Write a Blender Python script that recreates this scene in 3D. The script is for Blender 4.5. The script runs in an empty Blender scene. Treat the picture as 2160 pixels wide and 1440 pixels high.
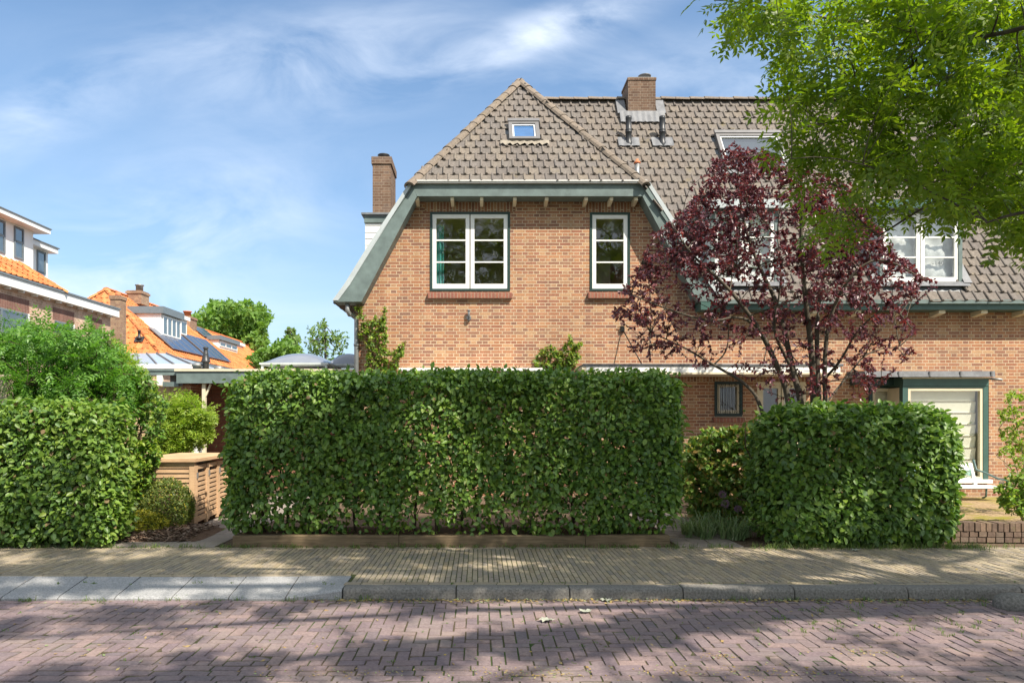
import bpy, math, random
import numpy as np
from mathutils import Vector, Matrix, Quaternion

random.seed(11)
rng = np.random.default_rng(11)
SC = bpy.context.scene
R = math.radians

# ------------------------------------------------------------------ camera
EYE = 1.48            # eye height above the pavement
FPX, CX, CY = 1500.0, 1010.0, 885.0     # focal length and principal point of the photo (2160 x 1440)
cam_d = bpy.data.cameras.new('camera')
cam = bpy.data.objects.new('camera', cam_d)
SC.collection.objects.link(cam)
cam.location = (0, 0, EYE)
cam.rotation_euler = (R(90), 0, 0)
cam_d.sensor_width = 36.0
cam_d.sensor_fit = 'HORIZONTAL'
cam_d.lens = 36.0 * FPX / 2160.0
cam_d.shift_x = (1080 - CX) / 2160.0
cam_d.shift_y = (CY - 720) / 2160.0
cam_d.clip_start = 0.05
cam_d.clip_end = 2000
SC.camera = cam

# ------------------------------------------------------------------ light
SUN = Vector((0.27, -0.30, 0.46)).normalized()
SUN_EL = math.asin(SUN.z)
SUN_ROT = math.atan2(SUN.x, SUN.y)
sun_d = bpy.data.lights.new('sun', 'SUN')
sun_d.energy = 5.0
sun_d.angle = R(0.55)
sun_d.color = (1.0, 0.915, 0.79)
sun = bpy.data.objects.new('sun', sun_d)
SC.collection.objects.link(sun)
sun.rotation_euler = SUN.to_track_quat('Z', 'Y').to_euler()
sun.location = (20, -20, 40)

world = bpy.data.worlds.new('World')
SC.world = world
world.use_nodes = True
def build_world():
    nt = world.node_tree; nt.nodes.clear(); N = nt.nodes.new; L = nt.links.new
    out = N('ShaderNodeOutputWorld'); bg = N('ShaderNodeBackground'); bg.inputs['Strength'].default_value = 0.15
    sky = N('ShaderNodeTexSky'); sky.sky_type = 'NISHITA'; sky.sun_disc = False
    sky.sun_elevation = SUN_EL; sky.sun_rotation = SUN_ROT
    sky.air_density = 1.0; sky.dust_density = 1.6; sky.ozone_density = 1.6
    tc = N('ShaderNodeTexCoord')
    sep = N('ShaderNodeSeparateXYZ'); L(tc.outputs['Generated'], sep.inputs[0])
    zz = N('ShaderNodeMath'); zz.operation = 'MAXIMUM'; zz.inputs[1].default_value = 0.0; L(sep.outputs['Z'], zz.inputs[0])
    # cirrus: streaky noise, gathered into a few drifts of high cloud over the street
    ya = N('ShaderNodeMath'); ya.operation = 'MAXIMUM'; ya.inputs[1].default_value = 0.05; L(sep.outputs['Y'], ya.inputs[0])
    dx = N('ShaderNodeMath'); dx.operation = 'DIVIDE'; L(sep.outputs['X'], dx.inputs[0]); L(ya.outputs[0], dx.inputs[1])
    dz = N('ShaderNodeMath'); dz.operation = 'DIVIDE'; L(sep.outputs['Z'], dz.inputs[0]); L(ya.outputs[0], dz.inputs[1])
    cb = N('ShaderNodeCombineXYZ'); L(dx.outputs[0], cb.inputs[0]); L(dz.outputs[0], cb.inputs[1])
    mp = N('ShaderNodeMapping'); mp.inputs['Rotation'].default_value = (0, 0, R(-24)); mp.inputs['Scale'].default_value = (2.6, 6.0, 1); mp.inputs['Location'].default_value = (2.3, .4, 0); L(cb.outputs[0], mp.inputs['Vector'])
    n1 = N('ShaderNodeTexNoise'); n1.inputs['Scale'].default_value = 1.5; n1.inputs['Detail'].default_value = 10; n1.inputs['Roughness'].default_value = 0.58; n1.inputs['Distortion'].default_value = 0.5; L(mp.outputs[0], n1.inputs['Vector'])
    r1 = N('ShaderNodeValToRGB'); r1.color_ramp.elements[0].position = 0.36; r1.color_ramp.elements[1].position = 0.66
    r1.color_ramp.elements[0].color = (0, 0, 0, 1); r1.color_ramp.elements[1].color = (1, 1, 1, 1); L(n1.outputs['Fac'], r1.inputs['Fac'])
    acc = None
    for (cu, cv, ang, su, sv, amp) in ((-.50, .22, 18, .40, .16, .62), (-.20, .50, 10, .30, .10, .55), (.10, .545, 20, .24, .045, .72), (-.60, .44, 25, .34, .07, .40), (-.42, .06, 4, .75, .12, .5), (.45, .45, -8, .5, .10, .4)):
        g = N('ShaderNodeMapping'); g.vector_type = 'TEXTURE'; g.inputs['Location'].default_value = (cu, cv, 0); g.inputs['Rotation'].default_value = (0, 0, R(ang)); g.inputs['Scale'].default_value = (su, sv, 1); L(cb.outputs[0], g.inputs['Vector'])
        ln = N('ShaderNodeVectorMath'); ln.operation = 'LENGTH'; L(g.outputs[0], ln.inputs[0])
        mr = N('ShaderNodeMapRange'); mr.interpolation_type = 'SMOOTHSTEP'; mr.inputs['From Min'].default_value = 1.15; mr.inputs['From Max'].default_value = 0.0; mr.inputs['To Max'].default_value = amp; L(ln.outputs['Value'], mr.inputs['Value'])
        if acc is None: acc = mr.outputs[0]
        else:
            ad = N('ShaderNodeMath'); ad.operation = 'ADD'; L(acc, ad.inputs[0]); L(mr.outputs[0], ad.inputs[1]); acc = ad.outputs[0]
    base = N('ShaderNodeMath'); base.operation = 'ADD'; base.inputs[1].default_value = 0.05; base.use_clamp = True; L(acc, base.inputs[0])
    mul2 = N('ShaderNodeMath'); mul2.operation = 'MULTIPLY'; L(r1.outputs['Color'], mul2.inputs[0]); L(base.outputs[0], mul2.inputs[1])
    # haze near the horizon
    hz = N('ShaderNodeMapRange'); hz.inputs['From Min'].default_value = 0.0; hz.inputs['From Max'].default_value = 0.55
    hz.inputs['To Min'].default_value = 0.48; hz.inputs['To Max'].default_value = 0.0; L(zz.outputs[0], hz.inputs['Value'])
    tint = N('ShaderNodeMix'); tint.data_type = 'RGBA'; tint.blend_type = 'MULTIPLY'; tint.inputs['Factor'].default_value = 1.0
    L(sky.outputs[0], tint.inputs['A']); tint.inputs['B'].default_value = (0.61, 0.745, 0.80, 1)
    m0 = N('ShaderNodeMix'); m0.data_type = 'RGBA'; L(hz.outputs[0], m0.inputs['Factor']); L(tint.outputs['Result'], m0.inputs['A']); m0.inputs['B'].default_value = (2.35, 2.95, 3.85, 1)
    mx = N('ShaderNodeMix'); mx.data_type = 'RGBA'; L(mul2.outputs[0], mx.inputs['Factor']); L(m0.outputs['Result'], mx.inputs['A']); mx.inputs['B'].default_value = (4.2, 4.6, 5.2, 1)
    # brightness added to the unseen sky overhead and behind, to fill the shade
    up = N('ShaderNodeMapRange'); up.interpolation_type = 'SMOOTHSTEP'; up.inputs['From Min'].default_value = 0.56; up.inputs['From Max'].default_value = 0.78; L(sep.outputs['Z'], up.inputs['Value'])
    bk = N('ShaderNodeMapRange'); bk.interpolation_type = 'SMOOTHSTEP'; bk.inputs['From Min'].default_value = 0.10; bk.inputs['From Max'].default_value = -0.35; L(sep.outputs['Y'], bk.inputs['Value'])
    bm = N('ShaderNodeMath'); bm.operation = 'MAXIMUM'; L(up.outputs[0], bm.inputs[0]); L(bk.outputs[0], bm.inputs[1])
    bs = N('ShaderNodeMath'); bs.operation = 'MULTIPLY'; bs.inputs[1].default_value = 0.85; L(bm.outputs[0], bs.inputs[0])
    mh = N('ShaderNodeMix'); mh.data_type = 'RGBA'; L(bs.outputs[0], mh.inputs['Factor']); L(mx.outputs['Result'], mh.inputs['A']); mh.inputs['B'].default_value = (4.0, 4.3, 4.7, 1)
    mx = mh
    L(mx.outputs['Result'], bg.inputs['Color']); L(bg.outputs[0], out.inputs[0])
build_world()

SC.view_settings.view_transform = 'Standard'
SC.view_settings.look = 'None'
SC.view_settings.exposure = 0.82
SC.view_settings.gamma = 1.0
SC.render.engine = 'CYCLES'
SC.cycles.use_denoising = True
SC.cycles.max_bounces = 7
SC.cycles.diffuse_bounces = 3
SC.cycles.glossy_bounces = 3
SC.cycles.transmission_bounces = 5
SC.cycles.transparent_max_bounces = 8
SC.cycles.sample_clamp_indirect = 6.0

# ------------------------------------------------------------------ helpers
def at(px, py, Y):
    """world point seen at photo pixel (px, py) at distance Y from the eye"""
    return Vector(((px - CX) / FPX * Y, Y, EYE + (CY - py) / FPX * Y))
def X_(px, Y): return (px - CX) / FPX * Y
def Z_(py, Y): return EYE + (CY - py) / FPX * Y

def tag(o, label=None, cat=None, group=None, kind=None):
    if label: o['label'] = label
    if cat: o['category'] = cat
    if group: o['group'] = group
    if kind: o['kind'] = kind
    return o

def empty(name, loc, label=None, cat=None, group=None):
    o = bpy.data.objects.new(name, None)
    o.empty_display_size = 0.3
    SC.collection.objects.link(o)
    o.location = loc
    return tag(o, label, cat, group)

def wloc(o):
    v = Vector((0, 0, 0))
    while o is not None:
        v = v + o.location; o = o.parent
    return v

def link_mesh(name, me, parent=None, loc=None):
    """me is in world coordinates; move it to its parent's or its own origin"""
    o = bpy.data.objects.new(name, me)
    SC.collection.objects.link(o)
    if parent is not None:
        o.parent = parent; off = wloc(parent)
    else:
        off = Vector(loc) if loc is not None else Vector((0, 0, 0)); o.location = off
    if off.length > 0: me.transform(Matrix.Translation(-off))
    return o

class MB:
    def __init__(s): s.v = []; s.f = []; s.m = []; s.sm = []
    def vert(s, p): s.v.append(tuple(p)); return len(s.v) - 1
    def face(s, idx, mi=0, sm=False): s.f.append(tuple(idx)); s.m.append(mi); s.sm.append(sm)
    def poly(s, pts, mi=0):
        b = len(s.v); s.v += [tuple(p) for p in pts]; s.face(range(b, b + len(pts)), mi)
    def box(s, x0, x1, y0, y1, z0, z1, mi=0):
        b = len(s.v)
        s.v += [(x0, y0, z0), (x1, y0, z0), (x1, y1, z0), (x0, y1, z0), (x0, y0, z1), (x1, y0, z1), (x1, y1, z1), (x0, y1, z1)]
        for q in ((3, 2, 1, 0), (4, 5, 6, 7), (0, 1, 5, 4), (1, 2, 6, 5), (2, 3, 7, 6), (3, 0, 4, 7)):
            s.face([b + i for i in q], mi)
    def bevbox(s, x0, x1, y0, y1, z0, z1, bv, mi=0):
        """box with a chamfered top (for paving, sleepers, kerbs)"""
        b = len(s.v)
        s.v += [(x0, y0, z0), (x1, y0, z0), (x1, y1, z0), (x0, y1, z0)]
        s.v += [(x0, y0, z1 - bv), (x1, y0, z1 - bv), (x1, y1, z1 - bv), (x0, y1, z1 - bv)]
        s.v += [(x0 + bv, y0 + bv, z1), (x1 - bv, y0 + bv, z1), (x1 - bv, y1 - bv, z1), (x0 + bv, y1 - bv, z1)]
        for k in range(4):
            a, c = k, (k + 1) % 4
            s.face((b + a, b + c, b + 4 + c, b + 4 + a), mi); s.face((b + 4 + a, b + 4 + c, b + 8 + c, b + 8 + a), mi)
        s.face((b + 8, b + 9, b + 10, b + 11), mi)
    def obox(s, c, ux, uy, uz, hx, hy, hz, mi=0):
        c = Vector(c); b = len(s.v)
        for k in ((-1, -1, -1), (1, -1, -1), (1, 1, -1), (-1, 1, -1), (-1, -1, 1), (1, -1, 1), (1, 1, 1), (-1, 1, 1)):
            s.v.append(tuple(c + ux * hx * k[0] + uy * hy * k[1] + uz * hz * k[2]))
        for q in ((3, 2, 1, 0), (4, 5, 6, 7), (0, 1, 5, 4), (1, 2, 6, 5), (2, 3, 7, 6), (3, 0, 4, 7)):
            s.face([b + i for i in q], mi)
    def bar(s, p, q, w, h=None, mi=0, up=(0, 0, 1)):
        """rectangular bar from p to q"""
        p = Vector(p); q = Vector(q); d = (q - p); L = d.length; d.normalize()
        u = Vector(up); side = d.cross(u)
        if side.length < 1e-4: side = d.cross(Vector((1, 0, 0)))
        side.normalize(); u = side.cross(d).normalized()
        s.obox((p + q) / 2, d, side, u, L / 2, w / 2, (h or w) / 2, mi)
    def prism(s, pts, y0, y1, mi=0):
        """polygon of (x, z) points extruded from y0 (front) to y1"""
        n = len(pts); b = len(s.v)
        s.v += [(x, y0, z) for x, z in pts] + [(x, y1, z) for x, z in pts]
        s.face(range(b, b + n), mi); s.face(range(b + 2 * n - 1, b + n - 1, -1), mi)
        for k in range(n):
            c = (k + 1) % n; s.face((b + c, b + k, b + n + k, b + n + c), mi)
    def prism_x(s, pts, x0, x1, mi=0):
        """polygon of (y, z) points extruded from x0 to x1"""
        n = len(pts); b = len(s.v)
        s.v += [(x0, y, z) for y, z in pts] + [(x1, y, z) for y, z in pts]
        s.face(range(b, b + n), mi); s.face(range(b + 2 * n - 1, b + n - 1, -1), mi)
        for k in range(n):
            c = (k + 1) % n; s.face((b + c, b + k, b + n + k, b + n + c), mi)
    def frame(s, x0, x1, z0, z1, y0, y1, w, mi=0, wb=None):
        wb = wb or w
        s.box(x0, x0 + w, y0, y1, z0, z1, mi); s.box(x1 - w, x1, y0, y1, z0, z1, mi)
        s.box(x0 + w, x1 - w, y0, y1, z1 - w, z1, mi); s.box(x0 + w, x1 - w, y0, y1, z0, z0 + wb, mi)
    def tube(s, pts, radii, seg=6, mi=0, cap=True):
        pts = [Vector(p) for p in pts]; n = len(pts)
        if not hasattr(radii, '__len__'): radii = [radii] * n
        rings = []; ref = Vector((0.13, 0.21, 0.97))
        for i in range(n):
            d = (pts[min(i + 1, n - 1)] - pts[max(i - 1, 0)])
            if d.length < 1e-7: d = Vector((0, 0, 1))
            d.normalize()
            a = d.cross(ref)
            if a.length < 0.05: a = d.cross(Vector((1, 0, 0)))
            a.normalize(); c = d.cross(a)
            b = len(s.v)
            for k in range(seg):
                t = 2 * math.pi * k / seg
                s.v.append(tuple(pts[i] + (a * math.cos(t) + c * math.sin(t)) * radii[i]))
            rings.append(b)
        for i in range(n - 1):
            for k in range(seg):
                k2 = (k + 1) % seg
                s.face((rings[i] + k, rings[i] + k2, rings[i + 1] + k2, rings[i + 1] + k), mi, True)
        if cap:
            s.face([rings[0] + k for k in range(seg)][::-1], mi); s.face([rings[-1] + k for k in range(seg)], mi)
    def lathe(s, c, prof, seg=20, mi=0):
        """profile of (radius, z) turned round the vertical through c"""
        c = Vector(c); rings = []
        for r, z in prof:
            b = len(s.v)
            for k in range(seg):
                t = 2 * math.pi * k / seg
                s.v.append((c.x + r * math.cos(t), c.y + r * math.sin(t), c.z + z))
            rings.append(b)
        for i in range(len(prof) - 1):
            for k in range(seg):
                k2 = (k + 1) % seg
                s.face((rings[i] + k, rings[i] + k2, rings[i + 1] + k2, rings[i + 1] + k), mi, True)
        s.face([rings[0] + k for k in range(seg)][::-1], mi); s.face([rings[-1] + k for k in range(seg)], mi)
    def build(s, name, mats, parent=None, loc=None):
        me = bpy.data.meshes.new(name)
        me.from_pydata(s.v, [], s.f)
        if not isinstance(mats, (list, tuple)): mats = [mats]
        for m in mats: me.materials.append(m)
        me.polygons.foreach_set('material_index', s.m)
        me.polygons.foreach_set('use_smooth', s.sm)
        me.update()
        return link_mesh(name, me, parent, loc)

def np_mesh(name, V, F, mats, parent=None, loc=None, midx=None):
    me = bpy.data.meshes.new(name)
    nv, nf, k = len(V), len(F), F.shape[1]
    me.vertices.add(nv); me.vertices.foreach_set('co', np.ascontiguousarray(V, dtype=np.float32).ravel())
    me.loops.add(nf * k); me.loops.foreach_set('vertex_index', np.ascontiguousarray(F, dtype=np.int32).ravel())
    me.polygons.add(nf); me.polygons.foreach_set('loop_start', np.arange(0, nf * k, k, dtype=np.int32))
    if not isinstance(mats, (list, tuple)): mats = [mats]
    for m in mats: me.materials.append(m)
    if midx is not None: me.polygons.foreach_set('material_index', np.asarray(midx, dtype=np.int32))
    me.update(calc_edges=True); me.validate()
    return link_mesh(name, me, parent, loc)

def unit(a): return a / np.maximum(np.linalg.norm(a, axis=-1, keepdims=True), 1e-9)

def leaf_geo(P, D, Nn, L, W, simple=False, curl=0.12):
    """one folded leaf per row: base P, axis D, face normal Nn, length L, width W"""
    P = np.asarray(P, float); n = len(P)
    D = unit(np.asarray(D, float)); S = unit(np.cross(D, np.asarray(Nn, float) + 1e-5)); Nn = unit(np.cross(S, D))
    L = np.broadcast_to(np.asarray(L, float), (n,))[:, None]; W = np.broadcast_to(np.asarray(W, float), (n,))[:, None]
    if simple:
        prof = [(0, 0, 0), (.5, .42, .10), (0, 1, -curl), (-.5, .42, .10)]; F0 = np.array([[0, 1, 2, 3]])
    else:
        prof = [(0, 0, 0), (.46, .30, .13), (.40, .68, .09), (0, 1, -curl), (-.40, .68, .09), (-.46, .30, .13)]
        F0 = np.array([[0, 1, 2, 3], [0, 3, 4, 5]])
    V = np.stack([P + S * W * x + D * L * y + Nn * W * z for x, y, z in prof], axis=1)
    k = len(prof)
    F = (np.arange(n)[:, None, None] * k + F0[None]).reshape(-1, 4)
    return V.reshape(-1, 3), F

class Geo:
    """gathers numpy leaf pieces into one mesh"""
    def __init__(s): s.V = []; s.F = []; s.n = 0; s.mi = []
    def add(s, VF, mi=0):
        V, F = VF; s.V.append(V); s.F.append(F + s.n); s.n += len(V); s.mi.append(np.full(len(F), mi))
    def build(s, name, mats, parent=None, loc=None):
        return np_mesh(name, np.concatenate(s.V), np.concatenate(s.F), mats, parent, loc, np.concatenate(s.mi))

def in_poly(px, py, poly):
    px = np.asarray(px, float); py = np.asarray(py, float); c = np.zeros(px.shape, bool); n = len(poly); j = n - 1
    for i in range(n):
        xi, yi = poly[i]; xj, yj = poly[j]
        t = ((yi > py) != (yj > py)) & (px < (xj - xi) * (py - yi) / (yj - yi + 1e-12) + xi)
        c ^= t; j = i
    return c

def wob(P, s, seed=0):
    """cheap smooth 3-D noise, about -1..1"""
    q = np.random.default_rng(seed); o = np.zeros(len(P))
    for k in range(5):
        d = q.normal(size=3); d /= np.linalg.norm(d); f = s * (0.7 + 0.5 * k)
        o += np.sin(P @ d * f + q.uniform(0, 6.28)) / (1 + 0.35 * k)
    return o / 2.6

# ------------------------------------------------------------------ materials
MATS = {}
def mat(name):
    m = bpy.data.materials.new(name); m.use_nodes = True
    nt = m.node_tree; b = nt.nodes['Principled BSDF']
    MATS[name] = m
    return m, nt, b
def c4(c): return (c[0], c[1], c[2], 1.0)
def setp(b, **k):
    for a, v in k.items():
        b.inputs[a.replace('_', ' ')].default_value = v
def noise(nt, scale, detail=4, rough=0.55, vec=None):
    n = nt.nodes.new('ShaderNodeTexNoise'); n.inputs['Scale'].default_value = scale
    n.inputs['Detail'].default_value = detail; n.inputs['Roughness'].default_value = rough
    if vec is not None: nt.links.new(vec, n.inputs['Vector'])
    return n
def ramp(nt, src, stops, interp='LINEAR'):
    r = nt.nodes.new('ShaderNodeValToRGB'); r.color_ramp.interpolation = interp
    e = r.color_ramp.elements
    while len(e) > 1: e.remove(e[-1])
    e[0].position = stops[0][0]; e[0].color = c4(stops[0][1])
    for p, c in stops[1:]:
        x = e.new(p); x.color = c4(c)
    nt.links.new(src, r.inputs['Fac'])
    return r
def g3(v): return (v, v, v)
def mixc(nt, fac, a, b, mode='MIX'):
    m = nt.nodes.new('ShaderNodeMix'); m.data_type = 'RGBA'; m.blend_type = mode
    for s, i in ((fac, 'Factor'), (a, 'A'), (b, 'B')):
        if hasattr(s, 'links'): nt.links.new(s, m.inputs[i])
        elif i == 'Factor': m.inputs[i].default_value = s
        else: m.inputs[i].default_value = c4(s)
    return m.outputs['Result']
def objco(nt): return nt.nodes.new('ShaderNodeTexCoord').outputs['Object']
def geo(nt): return nt.nodes.new('ShaderNodeNewGeometry')
def bump(nt, b, h, strength=0.3, dist=0.01):
    n = nt.nodes.new('ShaderNodeBump'); n.inputs['Strength'].default_value = strength; n.inputs['Distance'].default_value = dist
    nt.links.new(h, n.inputs['Height']); nt.links.new(n.outputs[0], b.inputs['Normal'])

def plain(name, col, rough=0.5, metal=0.0, var=0.12, scale=6.0, spec=0.4, bmp=0.0):
    """one paint or metal with slight uneven weathering"""
    m, nt, b = mat(name); co = objco(nt)
    n = noise(nt, scale, 6, 0.6, co)
    lo = tuple(c * (1 - var) for c in col); hi = tuple(min(1, c * (1 + var)) for c in col)
    r = ramp(nt, n.outputs['Fac'], [(0.3, lo), (0.7, hi)])
    nt.links.new(r.outputs[0], b.inputs['Base Color'])
    setp(b, Roughness=rough, Metallic=metal, Specular_IOR_Level=spec)
    if bmp: bump(nt, b, n.outputs['Fac'], bmp, 0.01)
    return m

def brick_mat(name, cols, mortar, bw=0.222, bh=0.0615, ms=0.006, squash=0.5, soldier=False, stain=0.25, freq=2):
    m, nt, b = mat(name); co = objco(nt); L = nt.links.new
    sp = nt.nodes.new('ShaderNodeSeparateXYZ'); L(co, sp.inputs[0])
    ad = nt.nodes.new('ShaderNodeMath'); ad.operation = 'ADD'; L(sp.outputs['X'], ad.inputs[0]); L(sp.outputs['Y'], ad.inputs[1])
    # slight waviness so courses are not ruler straight
    nw = noise(nt, 3.0, 2, 0.5, co); wv = nt.nodes.new('ShaderNodeMath'); wv.operation = 'MULTIPLY_ADD'; wv.inputs[1].default_value = 0.006
    L(nw.outputs['Fac'], wv.inputs[0]); L(sp.outputs['Z'], wv.inputs[2])
    cb = nt.nodes.new('ShaderNodeCombineXYZ')
    if soldier: L(sp.outputs['Z'], cb.inputs[0]); L(ad.outputs[0], cb.inputs[1])
    else: L(ad.outputs[0], cb.inputs[0]); L(wv.outputs[0], cb.inputs[1])
    t = nt.nodes.new('ShaderNodeTexBrick'); L(cb.outputs[0], t.inputs['Vector'])
    t.offset = 0.5; t.offset_frequency = 2; t.squash = squash; t.squash_frequency = freq
    for k, v in (('Scale', 1.0), ('Mortar Size', ms), ('Mortar Smooth', 0.15), ('Bias', 0.0), ('Brick Width', bw), ('Row Height', bh)): t.inputs[k].default_value = v
    t.inputs['Color1'].default_value = (0, 0, 0, 1); t.inputs['Color2'].default_value = (1, 1, 1, 1); t.inputs['Mortar'].default_value = (0.5, 0.5, 0.5, 1)
    n = len(cols)
    rc = ramp(nt, t.outputs['Color'], [(i / (n - 1) * 0.94 + 0.03, c) for i, c in enumerate(cols)])
    fine = noise(nt, 45, 5, 0.7, co); rf = ramp(nt, fine.outputs['Fac'], [(0.3, g3(0.72)), (0.7, g3(1.22))])
    mpb = nt.nodes.new('ShaderNodeMapping'); mpb.inputs['Scale'].default_value = (1.6, 1.6, .45); L(co, mpb.inputs[0]); big = noise(nt, 1.3, 7, 0.68, mpb.outputs[0]); rb = ramp(nt, big.outputs['Fac'], [(0.3, g3(1 - stain)), (0.65, g3(1.06))])
    col = mixc(nt, 1.0, rc.outputs[0], rf.outputs[0], 'MULTIPLY')
    mo = mixc(nt, 1.0, mortar, rf.outputs[0], 'MULTIPLY')
    col = mixc(nt, t.outputs['Fac'], col, mo)
    col = mixc(nt, 1.0, col, rb.outputs[0], 'MULTIPLY')
    L(col, b.inputs['Base Color']); setp(b, Roughness=0.88, Specular_IOR_Level=0.25)
    inv = nt.nodes.new('ShaderNodeMath'); inv.operation = 'SUBTRACT'; inv.inputs[0].default_value = 1.0; L(t.outputs['Fac'], inv.inputs[1])
    mm = nt.nodes.new('ShaderNodeMath'); mm.operation = 'MULTIPLY_ADD'; L(fine.outputs['Fac'], mm.inputs[0]); mm.inputs[1].default_value = 0.35; L(inv.outputs[0], mm.inputs[2])
    bump(nt, b, mm.outputs[0], 0.5, 0.006)
    return m

def island_mat(name, cols, rough=0.85, fine=30, famp=(0.75, 1.2), patch=None, spec=0.25, bmp=0.35, pscale=1.3, pr=(0.52, 0.66)):
    """pieces (tiles, paving bricks, chips): each island its own shade, plus grain and patches of growth or dirt"""
    m, nt, b = mat(name); co = objco(nt); L = nt.links.new
    g = geo(nt); n = len(cols)
    rc = ramp(nt, g.outputs['Random Per Island'], [(i / max(1, n - 1), c) for i, c in enumerate(cols)])
    f = noise(nt, fine, 6, 0.65, co); rf = ramp(nt, f.outputs['Fac'], [(0.3, g3(famp[0])), (0.7, g3(famp[1]))])
    col = mixc(nt, 1.0, rc.outputs[0], rf.outputs[0], 'MULTIPLY')
    if patch:
        p = noise(nt, pscale, 8, 0.7, co); rp = ramp(nt, p.outputs['Fac'], [(pr[0], g3(0)), (pr[1], g3(0.8))])
        col = mixc(nt, rp.outputs[0], col, patch)
    L(col, b.inputs['Base Color']); setp(b, Roughness=rough, Specular_IOR_Level=spec)
    if bmp: bump(nt, b, f.outputs['Fac'], bmp, 0.008)
    return m

def leaf_mat(name, cols, rough=0.42, trans=0.35, tcol=None, spec=0.45):
    m, nt, b = mat(name); L = nt.links.new
    g = geo(nt); n = len(cols)
    rc = ramp(nt, g.outputs['Random Per Island'], [(i / (n - 1), c) for i, c in enumerate(cols)])
    L(rc.outputs[0], b.inputs['Base Color']); setp(b, Roughness=rough, Specular_IOR_Level=spec)
    tr = nt.nodes.new('ShaderNodeBsdfTranslucent')
    tc = mixc(nt, 1.0, rc.outputs[0], tcol or (1.5, 1.7, 0.7), 'MULTIPLY'); L(tc, tr.inputs['Color'])
    mx = nt.nodes.new('ShaderNodeMixShader'); mx.inputs[0].default_value = trans
    L(b.outputs[0], mx.inputs[1]); L(tr.outputs[0], mx.inputs[2])
    L(mx.outputs[0], nt.nodes['Material Output'].inputs['Surface'])
    return m

def glass_mat(name, tint=(0.88, 0.9, 0.86), base=0.12, k=0.8):
    m, nt, b = mat(name); L = nt.links.new; nt.nodes.remove(b)
    tr = nt.nodes.new('ShaderNodeBsdfTransparent'); tr.inputs[0].default_value = c4(tint)
    gl = nt.nodes.new('ShaderNodeBsdfGlossy'); gl.inputs['Roughness'].default_value = 0.01
    lw = nt.nodes.new('ShaderNodeLayerWeight'); lw.inputs['Blend'].default_value = 0.5
    fr = nt.nodes.new('ShaderNodeMath'); fr.operation = 'POWER'; fr.inputs[1].default_value = 4.0; L(lw.outputs['Facing'], fr.inputs[0])
    # old panes are never quite flat
    n = noise(nt, 2.2, 2, 0.5, objco(nt)); bp = nt.nodes.new('ShaderNodeBump'); bp.inputs['Strength'].default_value = 0.06; bp.inputs['Distance'].default_value = 0.05
    L(n.outputs['Fac'], bp.inputs['Height']); L(bp.outputs[0], gl.inputs['Normal'])
    ma = nt.nodes.new('ShaderNodeMath'); ma.operation = 'MULTIPLY_ADD'; ma.inputs[1].default_value = k; ma.inputs[2].default_value = base
    L(fr.outputs[0], ma.inputs[0])
    mx = nt.nodes.new('ShaderNodeMixShader'); L(ma.outputs[0], mx.inputs[0]); L(tr.outputs[0], mx.inputs[1]); L(gl.outputs[0], mx.inputs[2])
    L(mx.outputs[0], nt.nodes['Material Output'].inputs['Surface'])
    return m

def wood_mat(name, a, bcol, scale=(2, 2, 30), rough=0.75):
    m, nt, b = mat(name); co = objco(nt); L = nt.links.new
    mp = nt.nodes.new('ShaderNodeMapping'); mp.inputs['Scale'].default_value = scale; L(co, mp.inputs[0])
    n = noise(nt, 2.0, 6, 0.65, mp.outputs[0]); n2 = noise(nt, 1.7, 3, 0.5, co)
    r = ramp(nt, n.outputs['Fac'], [(0.3, a), (0.7, bcol)]); r2 = ramp(nt, n2.outputs['Fac'], [(0.3, g3(0.75)), (0.7, g3(1.15))])
    L(mixc(nt, 1.0, r.outputs[0], r2.outputs[0], 'MULTIPLY'), b.inputs['Base Color']); setp(b, Roughness=rough, Specular_IOR_Level=0.25)
    bump(nt, b, n.outputs['Fac'], 0.25, 0.004)
    return m

def bark_mat(name, a, bcol):
    return wood_mat(name, a, bcol, (9, 9, 2.5), 0.9)

BR = [(.36, .15, .075), (.26, .10, .06), (.43, .195, .10), (.32, .135, .08), (.20, .095, .065), (.39, .165, .08), (.47, .265, .14), (.235, .11, .07), (.40, .18, .085)]
BR = [(k[0] * .88 + .038, k[1] * .98 + .018, k[2] * 1.02 + .012) for k in BR]
M_brick = brick_mat('wall_brick', BR, (.54, .43, .30), ms=.0062, stain=0.22)
M_soldier = brick_mat('soldier_brick', [tuple(c * .9 for c in k) for k in BR], (.5, .42, .3), bw=0.30, bh=0.0615, squash=1.0, soldier=True)
M_sill = brick_mat('sill_brick', [(.26, .10, .07), (.33, .14, .09), (.22, .09, .07)], (.32, .22, .16), bw=0.4, bh=0.066, squash=1.0, soldier=True, ms=0.008)
M_chim = brick_mat('chimney_brick', [(0.17, 0.105, 0.07), (0.135, 0.08, 0.055), (0.215, 0.135, 0.09), (0.16, 0.11, 0.085)], (.30, .24, .18), ms=0.005, stain=0.35)
M_tile = island_mat('roof_tile', [(0.145, 0.125, 0.11), (0.165, 0.14, 0.118), (0.125, 0.11, 0.1), (0.155, 0.138, 0.122), (0.175, 0.148, 0.12), (0.14, 0.125, 0.115), (0.155, 0.13, 0.108)], rough=0.86, fine=22, famp=(.7, 1.25), patch=(.16, .13, .06), pscale=2.6, pr=(.60, .74))
M_ridge = island_mat('ridge_tile', [(.17, .14, .11), (.21, .17, .135), (.15, .125, .10)], rough=0.88, fine=26, famp=(.65, 1.25), patch=(.23, .17, .07), pscale=4, pr=(.58, .72))
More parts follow.
